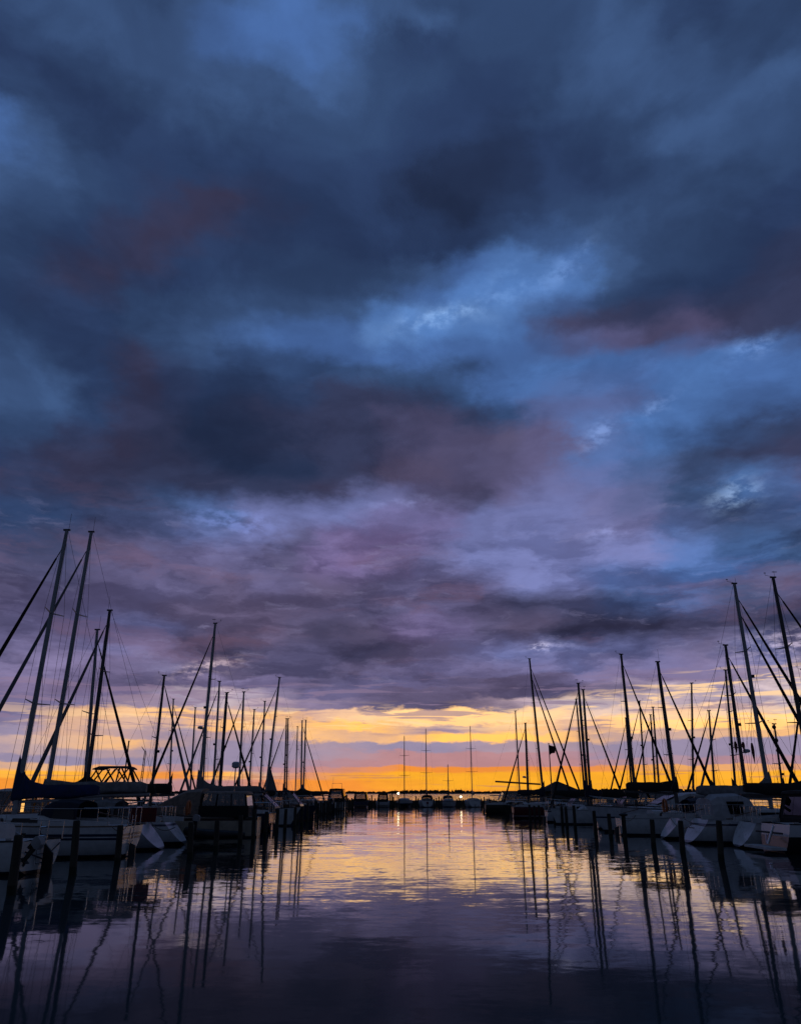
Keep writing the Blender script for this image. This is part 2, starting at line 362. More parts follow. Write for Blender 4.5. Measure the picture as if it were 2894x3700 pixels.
# ------------------------------------------------------------------ mesh helpers
class MB:
    """collects shapes; build() links them as one mesh object"""
    def __init__(self):
        self.v, self.f = [], []

    def add(self, vs, fs):
        o = len(self.v)
        self.v += [tuple(p) for p in vs]
        self.f += [tuple(i + o for i in f) for f in fs]
        return self

    def box(self, c, s, rz=0.0, ry=0.0):
        hx, hy, hz = s[0] / 2, s[1] / 2, s[2] / 2
        mtx = Matrix.Rotation(rz, 3, 'Z') @ Matrix.Rotation(ry, 3, 'Y')
        vs = [Vector(c) + mtx @ Vector((x, y, z)) for x in (-hx, hx) for y in (-hy, hy) for z in (-hz, hz)]
        return self.add(vs, [(0, 1, 3, 2), (4, 6, 7, 5), (0, 4, 5, 1), (2, 3, 7, 6), (0, 2, 6, 4), (1, 5, 7, 3)])

    def bar(self, a, b, w, h):
        """square bar from a to b"""
        return self.tube([a, b], [w, w], 4, (1.0, h / w))

    def tube(self, pts, r, n=6, squash=(1, 1), cap=True):
        pts = [Vector(p) for p in pts]
        if not hasattr(r, '__len__'):
            r = [r] * len(pts)
        rings = []
        for i, p in enumerate(pts):
            t = (pts[min(i + 1, len(pts) - 1)] - pts[max(i - 1, 0)]).normalized()
            ref = Vector((0, 1, 0)) if abs(t.y) < .9 else Vector((1, 0, 0))
            a = t.cross(ref).normalized()
            b = t.cross(a).normalized()
            rings.append([p + a * (math.cos(2 * math.pi * (k + .5) / n) * r[i] * squash[0]) + b * (math.sin(2 * math.pi * (k + .5) / n) * r[i] * squash[1]) for k in range(n)])
        return self.loft(rings, True, cap, cap)

    def loft(self, rings, closed=True, cap0=True, cap1=True):
        n = len(rings[0])
        vs = [p for r in rings for p in r]
        fs = []
        for i in range(len(rings) - 1):
            for k in range(n if closed else n - 1):
                k2 = (k + 1) % n
                fs.append((i * n + k, i * n + k2, (i + 1) * n + k2, (i + 1) * n + k))
        if cap0:
            fs.append(tuple(range(n))[::-1])
        if cap1:
            fs.append(tuple((len(rings) - 1) * n + k for k in range(n)))
        return self.add(vs, fs)

    def slab(self, poly, th):
        """flat polygon given a thickness along its normal"""
        p = [Vector(q) for q in poly]
        nrm = (p[1] - p[0]).cross(p[2] - p[0]).normalized() * (th / 2)
        return self.loft([[q - nrm for q in p], [q + nrm for q in p]])

    def ball(self, c, r, seg=10, rings=6, sq=(1, 1, 1)):
        rr = []
        for i in range(1, rings):
            a = math.pi * i / rings
            rr.append([(c[0] + sq[0] * r * math.sin(a) * math.cos(2 * math.pi * k / seg), c[1] + sq[1] * r * math.sin(a) * math.sin(2 * math.pi * k / seg),
                        c[2] - sq[2] * r * math.cos(a)) for k in range(seg)])
        return self.loft(rr)

    def build(self, name, m, parent=None, smooth=True):
        me = bpy.data.meshes.new(name)
        me.from_pydata(self.v, [], self.f)
        import bmesh
        bm = bmesh.new()
        bm.from_mesh(me)
        bmesh.ops.recalc_face_normals(bm, faces=bm.faces)
        bm.to_mesh(me)
        bm.free()
        me.materials.append(m)
        if smooth:
            for p in me.polygons:
                p.use_smooth = True
            me.set_sharp_from_angle(angle=R(38))
        o = bpy.data.objects.new(name, me)
        COL.objects.link(o)
        if parent:
            o.parent = parent
        return o

def tag(o, label=None, cat=None, group=None, kind=None):
    for k, v in (('label', label), ('category', cat), ('group', group), ('kind', kind)):
        if v:
            o[k] = v
    return o

def thing(name, label, cat, loc=(0, 0, 0), rz=0.0, group=None):
    o = bpy.data.objects.new(name, None)
    o.empty_display_size = .3
    COL.objects.link(o)
    o.location = loc
    o.rotation_euler = (0, 0, rz)
    return tag(o, label, cat, group)

# ------------------------------------------------------------------ the setting
def build_setting():
    m = MB()
    ys = [-60, 0, 20, 60, 140, 400, 1200, 3000, 9000]
    for a, b in zip(ys[:-1], ys[1:]):
        xa = 120 + abs(a) * 1.2
        xb = 120 + abs(b) * 1.2
        m.add([(-xa, a, 0), (xa, a, 0), (xb, b, 0), (-xb, b, 0)], [(0, 1, 2, 3)])
    tag(m.build('water', water_mat(), smooth=False), kind='structure')
    # the far shore: a low bank and the wood on it
    D = 1700.0
    m = MB()
    rings = []
    for i in range(121):
        x = -1500 + 25 * i
        h = 1.6 + .8 * math.sin(x * .004) + .5 * math.sin(x * .021)
        rings.append([(x, D - 12, -1), (x, D - 4, h * .6), (x, D + 20, h), (x, D + 300, h + 2), (x, D + 300, -1)])
    m.loft(rings)
    tag(m.build('terrain', BANK), kind='structure')
    m = MB()
    rnd = random.Random(3)
    for i in range(2300):
        x = rnd.uniform(-1450, 1450)
        h = 4.6 + 1.6 * math.sin(x * .0085 + 1) + 1.1 * math.sin(x * .031) + (2.2 if 120 < x < 500 else 0) + (3.5 if x > 350 else 0) + (2.0 if x < -250 else 0)
        if math.sin(x * .013 + 2) < -.75:
            h *= .6
        hh = h * rnd.uniform(.55, 1.18)
        y = D + rnd.uniform(4, 60)
        w = rnd.uniform(2.5, 6.5)
        m.ball((x, y, 1 + hh * .5), hh * .55, 6, 4, (w / hh * 1.2, w / hh * 1.2, 1))
        if rnd.random() < .12:
            m.tube([(x, y, 1 + hh * .6), (x + rnd.uniform(-.5, .5), y, 1 + hh * 1.35)], [1.0, .15], 5)
    tag(m.build('treeline', LEAF), kind='stuff')

def jetty(a, b, w, label, z=.62, skirt=False):
    a, b = Vector(a), Vector(b)
    d = (b - a)
    L = d.length
    t = thing('jetty', label, 'jetty', (a.x, a.y, 0), math.atan2(d.y, d.x))
    m = MB()
    n = int(L / .6)
    for i in range(n):
        x = (i + .5) * L / n
        m.box((x, 0, z + .01 * ((i * 7) % 3)), (L / n - .03, w, .05))
    m.build('walkway', PLANK, t, False)
    m = MB()
    for s in (-1, 1):
        m.box((L / 2, s * (w / 2 - .12), z - .14), (L, .1, .22))
    m.build('bearer', PLANK, t, False)
    if skirt:
        MB().box((L / 2, -w / 2 + .02, z / 2 - .3), (L, .06, z + .4)).build('skirt_board', PLANK, t, False)
    for i in range(int(L / 6) + 1):
        for s in (-1, 1):
            MB().tube([(i * 6 + .5, s * (w / 2 - .25), -1), (i * 6 + .5, s * (w / 2 - .25), z - .04)], .09, 8).build('post', PILE, t)
    return t
# ------------------------------------------------------------------ boat parts
def hull_shape(L, B, fs, fb, stern_w=.7, keel_s=.02, bow_rake=.12, stern_rake=0.0, full=2.2, flare=.62, n=16, mid_sag=.05):
    """stations of (port sheer ... keel ... starboard sheer), the sheer line and a z function"""
    st = []
    K = 9
    for i in range(n + 1):
        t = i / n
        if t < .42:
            bt = stern_w + (1 - stern_w) * math.sin(t / .42 * math.pi / 2)
        else:
            bt = max(0.0, 1 - ((t - .42) / .58) ** full) ** .85
        bt = max(bt * B / 2, .015)
        zs = fs + (fb - fs) * t ** 1.5 - mid_sag * math.sin(math.pi * t)
        zk = -.38 + (keel_s + .38) * max(0, 1 - t / .35) ** 1.6
        if t > .8:
            zk += (.25) * ((t - .8) / .2) ** 2
        row = []
        for k in range(-K, K + 1):
            uu = abs(k) / K
            y = bt * math.sin(uu * math.pi / 2) ** flare * (1 if k > 0 else -1)
            z = zk + (zs - zk) * (uu ** 1.7)
            hz = (z - zk) / max(.05, zs - zk)
            x = t * L * (1 - bow_rake * .5) + bow_rake * L * .5 * t ** 3 * (0.25 + .75 * hz)
            x += stern_rake * hz * (1 - t) ** 3
            row.append((x, y if k else 0.0, z))
        st.append(row)
    def sheer(x):
        best = min(st, key=lambda r: abs(r[0][0] - x))
        return abs(best[0][1]), best[0][2]
    return st, sheer

def hull_parts(t, st, hull_m, deck_m, camber=.05, rail_m=None, transom=True):
    m = MB()
    m.loft(st, closed=False, cap0=False, cap1=False)
    m.add(st[0], [tuple(range(len(st[0])))])
    h = m.build('hull', hull_m, t)
    m = MB()
    rings = []
    for r in st:
        a, b = Vector(r[0]), Vector(r[-1])
        w = abs(a.y)
        rings.append([(a.x, a.y * .985, a.z - .006), (a.x, a.y * .5, a.z + camber * min(1, w) * .7), (a.x, 0, a.z + camber * min(1, w)),
                      (a.x, b.y * .5, a.z + camber * min(1, w) * .7), (a.x, b.y * .985, a.z - .006)])
    m.loft(rings, closed=False, cap0=False, cap1=False)
    m.build('deck', deck_m, t)
    if rail_m:
        for s in (0, -1):
            MB().tube([(r[s][0], r[s][1] * .99, r[s][2] + .02) for r in st], .028, 5).build('toe_rail', rail_m, t)
    return h

def arch(x, w, z0, z1, k=.82, n=3):
    """cross section of a rounded trunk or hood, port foot over the top to starboard foot"""
    pts = [(x, w, z0), (x, w * .97, z0 + (z1 - z0) * .6), (x, w * k, z0 + (z1 - z0) * .9), (x, w * .45, z1), (x, 0, z1 + .02)]
    return pts + [(p[0], -p[1], p[2]) for p in pts[-2::-1]]

def rail(t, name, pts, r=.016, posts=(), pm=None):
    m = MB()
    m.tube(pts, r, 5)
    for a, b in posts:
        m.tube([a, b], r, 5)
    return m.build(name, pm or STEEL, t)

def panes(t, side_pts, m=None, name='window', th=.02, parent=None):
    for q in side_pts:
        MB().slab(q, th).build(name, m or DARKGLASS, parent or t, False)

def outboard(t, x, y, z, tilt=0.0):
    m = MB()
    o = bpy.data.objects.new('outboard_motor', None)
    COL.objects.link(o)
    o.parent = t
    o.location = (x, y, z)
    o.scale = (.72, .72, .8)
    o.rotation_euler = (0, tilt, 0)
    m.loft([[(-.28, -.1, .14), (-.28, .1, .14), (-.28, .1, .34), (-.28, -.1, .34)], [(-.16, -.14, .1), (-.16, .14, .1), (-.16, .14, .42), (-.16, -.14, .42)],
            [(.05, -.14, .12), (.05, .14, .12), (.05, .14, .44), (.05, -.14, .44)], [(.14, -.09, .16), (.14, .09, .16), (.14, .09, .36), (.14, -.09, .36)]])
    m.build('cowling', DECKGREY, o)
    m = MB()
    m.loft([[(-.15, -.06, .12), (-.15, .06, .12), (.02, .05, .12), (.02, -.05, .12)], [(-.13, -.04, -.5), (-.13, .04, -.5), (.0, .03, -.5), (.0, -.03, -.5)]])
    m.box((-.1, 0, -.42), (.3, .22, .02))
    m.box((.07, 0, .05), (.1, .2, .22))
    m.build('shaft', RUBBER, o)
    m = MB()
    for k in range(3):
        m.box((-.17, .06 * math.cos(k * 2.1), -.5 + .06 * math.sin(k * 2.1)), (.02, .06, .09))
    m.build('propeller', RUBBER, o)

def fender(t, x, y, z):
    m = MB()
    m.loft([[(x + r * math.cos(a * math.pi / 4), y + r * math.sin(a * math.pi / 4), z + h) for a in range(8)]
            for r, h in ((.03, -.3), (.09, -.25), (.1, -.1), (.1, .1), (.09, .2), (.03, .27), (.012, .3), (.012, .55))])
    m.build('fender', random.choice([PLASTIC, CANVAS_NAVY, PLASTIC]), t)

def ladder(t, x, w, z0, z1, dx=0.0, name='boarding_ladder'):
    m = MB()
    for s in (-1, 1):
        m.tube([(x, s * w, z0), (x + dx, s * w, z1)], .014, 5)
    for i in range(5):
        f = (i + .3) / 5
        m.tube([(x + dx * f, -w, z0 + (z1 - z0) * f), (x + dx * f, w, z0 + (z1 - z0) * f)], .013, 5)
    m.build(name, STEEL, t)

def masthead_gear(mast, z, flip=1, x=0.0, kind=0):
    """small instruments on top: a vane, an antenna, or both"""
    m = MB()
    m.box((0, 0, z + .01), (.26, .09, .06))
    if kind != 1:
        m.tube([(-.05 * flip, 0, z + .03), (.34 * flip, 0, z + .10), (.34 * flip, 0, z + .20)], .009, 4)
        m.box((.34 * flip, 0, z + .21), (.09, .02, .03))
    if kind != 2:
        m.tube([(-.08 * flip, 0, z + .03), (-.08 * flip, 0, z + (.7 if kind == 1 else .3))], .007, 4)
    if kind == 3:
        m.box((-.1 * flip, 0, z + .26), (.22, .01, .03))
    m.build('wind_vane', WIRE, mast).location = (x, 0, 0)

def sail_cover_mesh(mx, bl, zb, collar, fat=.17, droop=.0, seed=0):
    rnd = random.Random(seed)
    m = MB()
    rings = []
    N = 18
    for i in range(N + 1):
        f = i / N
        x = mx + .16 - f * (bl + .16)
        top = .20 + (.34 - .18 * f) * .6 + collar * math.exp(-(f * 9.0) ** 1.25) + .025 * math.sin(f * 21 + seed) * (1 - f)
        bot = .10 + .04 * math.sin(f * 9 + seed)
        z = zb - droop * math.sin(f * math.pi) * .15 + .12 * f
        if f == 1:
            top, bot = top * .75, bot * .75
        w = fat * (1.0 - .42 * f) * (.75 if i == 0 else 1) + .012 * math.sin(f * 33 + seed)
        ring = []
        for k in range(12):
            a = 2 * math.pi * k / 12
            cz = math.cos(a)
            rr = w * (1 if cz < .2 else max(.28, 1 - .72 * (cz - .2) * min(1.0, collar * math.exp(-(f * 9) ** 1.2) + .55)))
            ring.append((x + rnd.uniform(-.006, .006), rr * math.sin(a) + rnd.uniform(-.01, .01), z + (top if cz > 0 else bot) * cz))
        rings.append(ring)
    return m.loft(rings)

def sailboat(label, xh, ytop, Y, bow, xtop=None, hull=None, cover=CANVAS_NAVY, jib=1, mastm=None, hood=None, spreads=2, near=0, group='sailing boats moored in the marina',
             L=None, collar=.75, chord=.082, jibm=None, heading=None, boom=True, S=None, B=None, double_jib=False, ladder_on=False, stern_rake=.0, motor=False,
             trysail=False, backstay=True, zb=None, extra=None, coverlen=None, fs=None, J=None, yaw=None, name='sailboat', jibtop=.93):
    hull = hull or WHITE
    mx_w = (xh - 1447) / FEFF * Y
    H = at(xtop if xtop else xh, ytop, Y).z
    sgn = -1 if xh < 1447 else 1
    rnd = random.Random(int(xh * 7 + ytop))
    if heading is None:
        dirx = sgn if bow == 'in' else -sgn          # 'in': bow to the jetty, stern to the fairway
        heading = 0.0 if dirx > 0 else math.pi
        heading += R(rnd.uniform(-3, 3)) if yaw is None else yaw
    L = L or max(5.6, H * .635)
    S = S or L * .56
    B = B or .31 * L + .05
    fs = .94 * (fs or min(1.05, .55 + L * .055))
    fb = fs + .18
    ux, uy = math.cos(heading), math.sin(heading)
    # rake of the mast along the boat, metres at its top
    rk = (at(xtop, ytop, Y).x - mx_w) * ux if xtop and abs(ux) > .5 else 0.0
    rk = max(-1.0, min(1.0, rk))
    def ax(z):
        return S + rk * (z - CAM_H) / (H - CAM_H)
    t = thing(name, label, 'sailing boat', (mx_w - ux * S, Y - uy * S, 0), heading, group)
    st, sheer = hull_shape(L, B, fs, fb, rnd.uniform(.62, .74), .03, .2, stern_rake)
    hull_parts(t, st, hull, DECK, rail_m=TEAK if near else ALU)
    # coachroof with its windows
    x0, x1 = L * .30, L * .70
    zc = fs + .38
    m = MB()
    rings = []
    for f in (0, .08, .3, .6, .85, 1.0):
        x = x0 + (x1 - x0) * f
        w = min(sheer(x)[0] * .68, B * .34)
        zt = zc - .12 * f ** 2 - (.26 if f == 1 else 0)
        rings.append(arch(x, w, sheer(x)[1] - .03, zt))
    m.loft(rings, closed=False)
    cab = m.build('cabin', DECK if hull is not CREAM else WOOD, t)
    for s in (-1, 1):
        for a, b in ((.12, .40), (.48, .72)):
            xa, xb = x0 + (x1 - x0) * a, x0 + (x1 - x0) * b
            wa, wb = min(sheer(xa)[0] * .68, B * .34) + .003, min(sheer(xb)[0] * .68, B * .34) + .003
            za, zz = fs + .12, fs + .26
            panes(t, [[(xa, s * wa, za), (xb, s * wb, za + .02), (xb - .05, s * wb * .985, zz), (xa + .03, s * wa * .985, zz)]], parent=cab)
    # cockpit coaming
    for s in (-1, 1):
        m = MB()
        m.loft([[(.05 * L, s * B * .30, fs - .02), (.05 * L, s * B * .36, fs - .02), (.05 * L, s * B * .35, fs + .14), (.05 * L, s * B * .31, fs + .14)],
                [(x0, s * B * .27, fs - .02), (x0, s * B * .34, fs - .02), (x0, s * B * .33, fs + .26), (x0, s * B * .28, fs + .26)]])
        m.build('cockpit_coaming', DECK, t)
    # mast
    mm = mastm or rnd.choice([ALU, ALU, DARKMAST])
    zd = zc - .05
    m = MB()
    m.loft([[(ax(z) + chord * f * math.cos(a * math.pi / 5), chord * .68 * f * math.sin(a * math.pi / 5), z) for a in range(10)]
            for z, f in ((zd, 1.05), (H * .5, 1.0), (H * .85, .88), (H - .02, .72))])
    mast = m.build('mast', mm, t)
    zt = H
    masthead_gear(mast, zt, rnd.choice([1, -1]), ax(H), rnd.randrange(4))
    wr = .0065
    if rnd.random() < .6:
        zl = H * rnd.uniform(.5, .62)
        MB().box((ax(zl) + chord + .05, 0, zl), (.12, .1, .14)).build('deck_light', RUBBER, mast)
    if rnd.random() < .14:
        zl = H * rnd.uniform(.40, .48)
        m = MB()
        m.loft([[(ax(zl) + chord + .2 + r * math.cos(a * math.pi / 5), r * math.sin(a * math.pi / 5), zl + h) for a in range(10)] for h, r in ((-.07, .1), (-.04, .17), (.06, .17), (.1, .07))])
        m.box((ax(zl) + chord * .5 + .08, 0, zl - .07), (.35, .06, .05))
        m.build('radar_dome', GREYHULL, mast)
    # halyards lying off the mast
    for s in (-1, 1):
        MB().tube([(S - .25, s * .22, zd + .1), (ax(H * .5) - .16, s * .12, H * .5), (ax(H) - .05, s * .03, H - .1)], .005, 4).build('halyard', WIRE, t)
    for i in range(spreads):
        z = zd + (H - zd) * ((.52,) if spreads == 1 else (.36, .68))[i]
        hw = B * (.36 - .06 * i)
        for s in (-1, 1):
            MB().tube([(ax(z), s * .05, z), (ax(z) - .12, s * hw, z + .06)], [.035, .018], 6, (1, .6)).build('spreader', mm, mast)
    hounds = H * (.985 if jibtop > .9 else .86)
    for s in (-1, 1):
        bw = sheer(S)[0] * .96
        if spreads == 2:
            z1, z2 = zd + (H - zd) * .36 + .06, zd + (H - zd) * .68 + .06
            MB().tube([(S - .1, s * bw, fs + .05), (ax(z1) - .12, s * B * .36, z1), (ax(z2) - .12, s * B * .30, z2), (ax(hounds), s * .05, hounds)], wr, 4).build('shroud', WIRE, t)
        elif spreads == 1:
            z1 = zd + (H - zd) * .52 + .06
            MB().tube([(S - .1, s * bw, fs + .05), (ax(z1) - .12, s * B * .36, z1), (ax(hounds), s * .05, hounds)], wr, 4).build('shroud', WIRE, t)
        MB().tube([(S - .35, s * bw * .98, fs + .05), (ax(H * .55), s * .06, zd + (H - zd) * .5)], wr, 4).build('shroud', WIRE, t)
    bowx = L * .985 if J is None else S + J
    if jib:
        a, b = Vector((bowx, 0, fb + .12)), Vector((ax(H * jibtop) + .08, 0, H * jibtop))
        k1 = a.lerp(b, .03)
        k2 = a.lerp(b, .965)
        jr = .075 if near else .062
        m = MB()
        m.tube([a, k1, k1, a.lerp(b, .12), a.lerp(b, .35), a.lerp(b, .7), k2, k2, b], [.02, .03, jr * 1.1, jr * 1.35, jr * 1.15, jr * .85, jr * .45, .02, .015], 8)
        j = m.build('furled_jib', jibm or rnd.choice([CANVAS_NAVY, SAILCLOTH, CANVAS_BLACK]), t)
        m = MB()
        m.tube([a.lerp(b, .02), a.lerp(b, .045)], [.12, .12], 8)
        m.build('furling_drum', RUBBER, j)
        if double_jib:
            a2, b2 = Vector((bowx - .9, 0, fb + .1)), Vector((ax(H * .86) + .08, 0, H * (jibtop - .07)))
            MB().tube([a2, a2.lerp(b2, .1), a2.lerp(b2, .5), a2.lerp(b2, .95), b2], [.03, .085, .075, .04, .015], 8).build('furled_staysail', CANVAS_BLACK, t)
    else:
        MB().tube([(bowx, 0, fb + .1), (ax(H * jibtop) + .06, 0, H * jibtop)], wr * 1.3, 4).build('forestay', WIRE, t)
    if backstay:
        MB().tube([(.08, 0, fs + .05), (ax(H) - .06, 0, H - .03)], wr, 4).build('backstay', WIRE, t)
    # boom and covered mainsail
    zb = zb or zc + .44
    bl = coverlen or S * .82
    if boom:
        b0 = MB().tube([(S - .1, 0, zb), (S - bl - .15, 0, zb + .10)], .055, 8).build('boom', mm, t)
        if cover:
            sail_cover_mesh(S, bl, zb + .15, collar, .19 if near else .16, seed=int(xh)).build('sail_cover', cover, t)
    if trysail:
        ap, f1, f2 = (S - .12, 0, at(974, 2756, Y).z), (S - .06, 0, zb + .25), (S - 1.05, 0, zb + .2)
        m = MB()
        rings = []
        for i in range(7):
            q = i / 6
            p0, p1 = Vector(ap).lerp(Vector(f1), q), Vector(ap).lerp(Vector(f2), q)
            rings.append([p0 + Vector((0, .012, 0)), p0.lerp(p1, .5) + Vector((0, .05 * q + .012, 0)), p1 + Vector((0, .012, 0)),
                          p1 - Vector((0, .012, 0)), p0.lerp(p1, .5) + Vector((0, .05 * q - .012, 0)), p0 - Vector((0, .012, 0))])
        m.loft(rings)
        m.build('steadying_sail', SAILCLOTH, t)
    # sprayhood over the companionway
    if hood:
        m = MB()
        xh0 = x0 - .05
        m.loft([arch(xh0 + .62, B * .24, zc - .1, zc + .03), arch(xh0 + .36, B * .28, fs + .2, zc + .34), arch(xh0 + .05, B * .31, fs + .14, zc + .45), arch(xh0 - .45, B * .33, fs + .10, zc + .46), arch(xh0 - .85, B * .33, fs + .10, zc + .40)],
               closed=False, cap0=False, cap1=False)
        hd = m.build('sprayhood', hood, t)
        for s in (-1, 1):
            w = B * .33
            panes(t, [[(xh0 - .78, s * (w + .012), fs + .22), (xh0 - .02, s * (w + .012), fs + .26), (xh0 - .06, s * (w * .96 + .012), zc + .18), (xh0 - .72, s * (w * .96 + .012), zc + .16)]], DARKGLASS, 'side_window', .012, hd)
    # rails
    def rl(x, up=.0, k=.96):
        w, z = sheer(x)
        return w * k, z + up
    hts = .58
    xs = [L * f for f in (.16, .32, .48, .64, .78)]
    if L > 5.8:
        for s in (-1, 1):
            pts, posts = [], []
            for x in [L * .05] + xs + [L * .88]:
                w, z = rl(x)
                pts.append((x, s * w, z + hts))
                posts.append(((x, s * w, z), (x, s * w, z + hts)))
            rail(t, 'guard_rail', pts, .0075, posts, STEEL if near else WIRE)
        w0, z0 = rl(L * .88)
        rail(t, 'pulpit', [(L * .80, w0 * 1.2, z0 + .05), (L * .88, w0, z0 + hts), (L * .985, .12, z0 + hts + .1), (L * .985, -.12, z0 + hts + .1), (L * .88, -w0, z0 + hts), (L * .80, -w0 * 1.2, z0 + .05)],
             .014, [((L * .97, .1, z0), (L * .975, .12, z0 + hts + .1)), ((L * .97, -.1, z0), (L * .975, -.12, z0 + hts + .1))])
        w1 = sheer(.1)[0] * .9
        xs0 = stern_rake + .08
        rail(t, 'pushpit', [(L * .16, w1 * 1.05, fs + hts), (xs0, w1, fs + hts), (xs0, .35, fs + hts)], .014, [((xs0, w1, fs), (xs0, w1, fs + hts)), ((xs0, .35, fs), (xs0, .35, fs + hts)), ((L * .1, w1 * 1.03, fs), (L * .1, w1 * 1.03, fs + hts))])
        rail(t, 'pushpit', [(L * .16, -w1 * 1.05, fs + hts), (xs0, -w1, fs + hts), (xs0, -.35, fs + hts)], .014, [((xs0, -w1, fs), (xs0, -w1, fs + hts)), ((xs0, -.35, fs), (xs0, -.35, fs + hts)), ((L * .1, -w1 * 1.03, fs), (L * .1, -w1 * 1.03, fs + hts))])
    # rudder, tiller
    m = MB()
    m.slab([(-.08, 0, -.4), (-.30, 0, -.4), (-.26, 0, .35), (-.02, 0, .45)], .05)
    if stern_rake <= .2:
        m.build('rudder', DARKMAST if hull is not CREAM else WOOD, t)
    m = MB()
    m.tube([(.1, 0, fs + .22), (1.1, .1, fs + .42)], .022, 6)
    m.build('tiller', WOOD, t)
    if ladder_on:
        ladder(t, -.03 + stern_rake * .5, .15, .16, fs + .35, dx=.03 + stern_rake * .55)
    if motor:
        outboard(t, -.22, -.45, fs - .1)
    if near:
        for f, s in ((.3, 1), (.5, 1), (.4, -1), (.6, -1)):
            w, z = sheer(L * f)
            fender(t, L * f, s * (w + .10), .52)
    if extra:
        extra(t, dict(L=L, B=B, S=S, fs=fs, fb=fb, H=H, zc=zc, zb=zb, sheer=sheer, st=st, Y=Y))
    return t

# ------------------------------------------------------------------ motor boats
def wheelhouse(t, x0, x1, w, z0, zs, z1, m_wall, m_roof, glass=GLASS, rake_f=.5, rake_b=.1, nside=2, top_w=.86, rear='window', over=.12):
    """low walls, posts, roof and panes: one can look through it. x0 is the after end"""
    def P(x, s, f):
        ww = w * (1 - (1 - top_w) * f)
        return Vector((x, s * ww, zs + (z1 - zs) * f))
    m = MB()
    m.loft([[(x0, w, z0), (x1 + .15, w * .96, z0), (x1 + .15, -w * .96, z0), (x0, -w, z0)], [(x0, w, zs), (x1, w * .98, zs), (x1, -w * .98, zs), (x0, -w, zs)]])
    wall = m.build('cabin', m_wall, t)
    xa, xb = x0 + rake_b, x1 - rake_f
    cols = [(x0 + (x1 - x0) * i / nside, xa + (xb - xa) * i / nside) for i in range(nside + 1)]
    for s in (-1, 1):
        for lo, hi in cols:
            MB().tube([P(lo, s * .985, 0), P(hi, s * .985, 1)], .045, 4).build('window_post', m_wall, wall)
    MB().tube([P(x1, 0, 0), P(xb, 0, 1)], .03, 4).build('window_post', m_wall, wall)
    m = MB()
    tw = w * top_w
    rr = []
    for x, k, dz in ((xa - over, .9, -.02), (xa - over * .5, 1.04, 0), (xb + over * .5, 1.02, .0), (xb + over + .05, .85, -.03)):
        rr.append([(x, tw * k, z1 + dz), (x, tw * k * .9, z1 + .07 + dz), (x, 0, z1 + .11 + dz), (x, -tw * k * .9, z1 + .07 + dz), (x, -tw * k, z1 + dz)])
    m.loft(rr, True)
    m.build('roof', m_roof, t)
    for s in (-1, 1):
        for (lo, hi), (lo2, hi2) in zip(cols[:-1], cols[1:]):
            a, b, c, d = P(lo, s, 0), P(lo2, s, 0), P(hi2, s, 1), P(hi, s, 1)
            MB().slab([a, b, c, d], .012).build('window', glass, wall, False)
    for s in (-1, 1):
        MB().slab([P(x1, 0, 0), P(x1, s * .98, 0), P(xb, s * .98, 1), P(xb, 0, 1)], .012).build('windshield', glass, wall, False)
    if rear == 'window':
        MB().slab([P(x0, -.7, .15), P(x0, .7, .15), P(x0 + rake_b * .8, .7, .85), P(x0 + rake_b * .8, -.7, .85)], .012).build('rear_window', glass, wall, False)
        m = MB()
        for s in (-1, 1):
            m.slab([P(x0, s, 0), P(x0, s * .7, 0), P(xa, s * .7, 1), P(xa, s, 1)], .02)
        m.slab([P(x0, -.7, 0), P(x0, .7, 0), P(x0 + rake_b * .15, .7, .15), P(x0 + rake_b * .15, -.7, .15)], .02)
        m.slab([P(x0 + rake_b * .85, -.7, .85), P(x0 + rake_b * .85, .7, .85), P(xa, .7, 1), P(xa, -.7, 1)], .02)
        m.build('rear_curtain', m_roof, t, False)
    return wall

def motorboat(label, pos, heading, L, B, fs, fb, hull, wh=None, name='motorboat', cat='motor boat', group='motor boats moored in the marina', stern_w=.86, flare=.45, full=2.4, rails=True, deck=None, extra=None, keel_s=-.2, stern_rake=0.0):
    t = thing(name, label, cat, (pos[0], pos[1], 0), heading, group)
    st, sheer = hull_shape(L, B, fs, fb, stern_w, keel_s, .3, stern_rake, full, flare)
    hull_parts(t, st, hull, deck or DECK, rail_m=RUBBER)
    if wh:
        wheelhouse(t, **wh)
    if rails:
        xs = [L * f for f in (.55, .68, .80, .90)]
        for s in (-1, 1):
            pts = [(xs[0] - .2, s * sheer(xs[0])[0] * .94, sheer(xs[0])[1] + .1)]
            posts = []
            for x in xs:
                w, z = sheer(x)
                pts.append((x, s * w * .93, z + .48))
                posts.append(((x, s * w * .95, z), (x, s * w * .93, z + .48)))
            pts.append((L * .97, s * .06, fb + .52))
            rail(t, 'bow_rail', pts, .013, posts)
    m = MB()
    for s in (-1, 1):
        m.box((L * .08, s * B * .33, fs + .05), (.18, .05, .06))
    m.box((L * .93, 0, fb + .03), (.2, .06, .08))
    m.build('cleat', STEEL, t)
    if extra:
        extra(t, dict(L=L, B=B, fs=fs, fb=fb, sheer=sheer, st=st))
    return t

# ------------------------------------------------------------------ posts, ropes, lamps
PILE_MESH = []

def pile_mesh(k):
    rnd = random.Random(40 + k)
    m = MB()
    rings = []
    for z, r in ((-1.2, 1.04), (-.2, 1.03), (.0, 1.05), (.15, 1.0), (.5, .98), (.85, .97), (.97, .95), (1.0, .84)):
        rings.append([(.098 * r * (1 + rnd.uniform(-.05, .05)) * math.cos(a * math.pi / 6), .098 * r * (1 + rnd.uniform(-.05, .05)) * math.sin(a * math.pi / 6), z) for a in range(12)])
    m.loft(rings)
    o = m.build('mooring_post', PILE)
    me = o.data
    bpy.data.objects.remove(o)
    return me

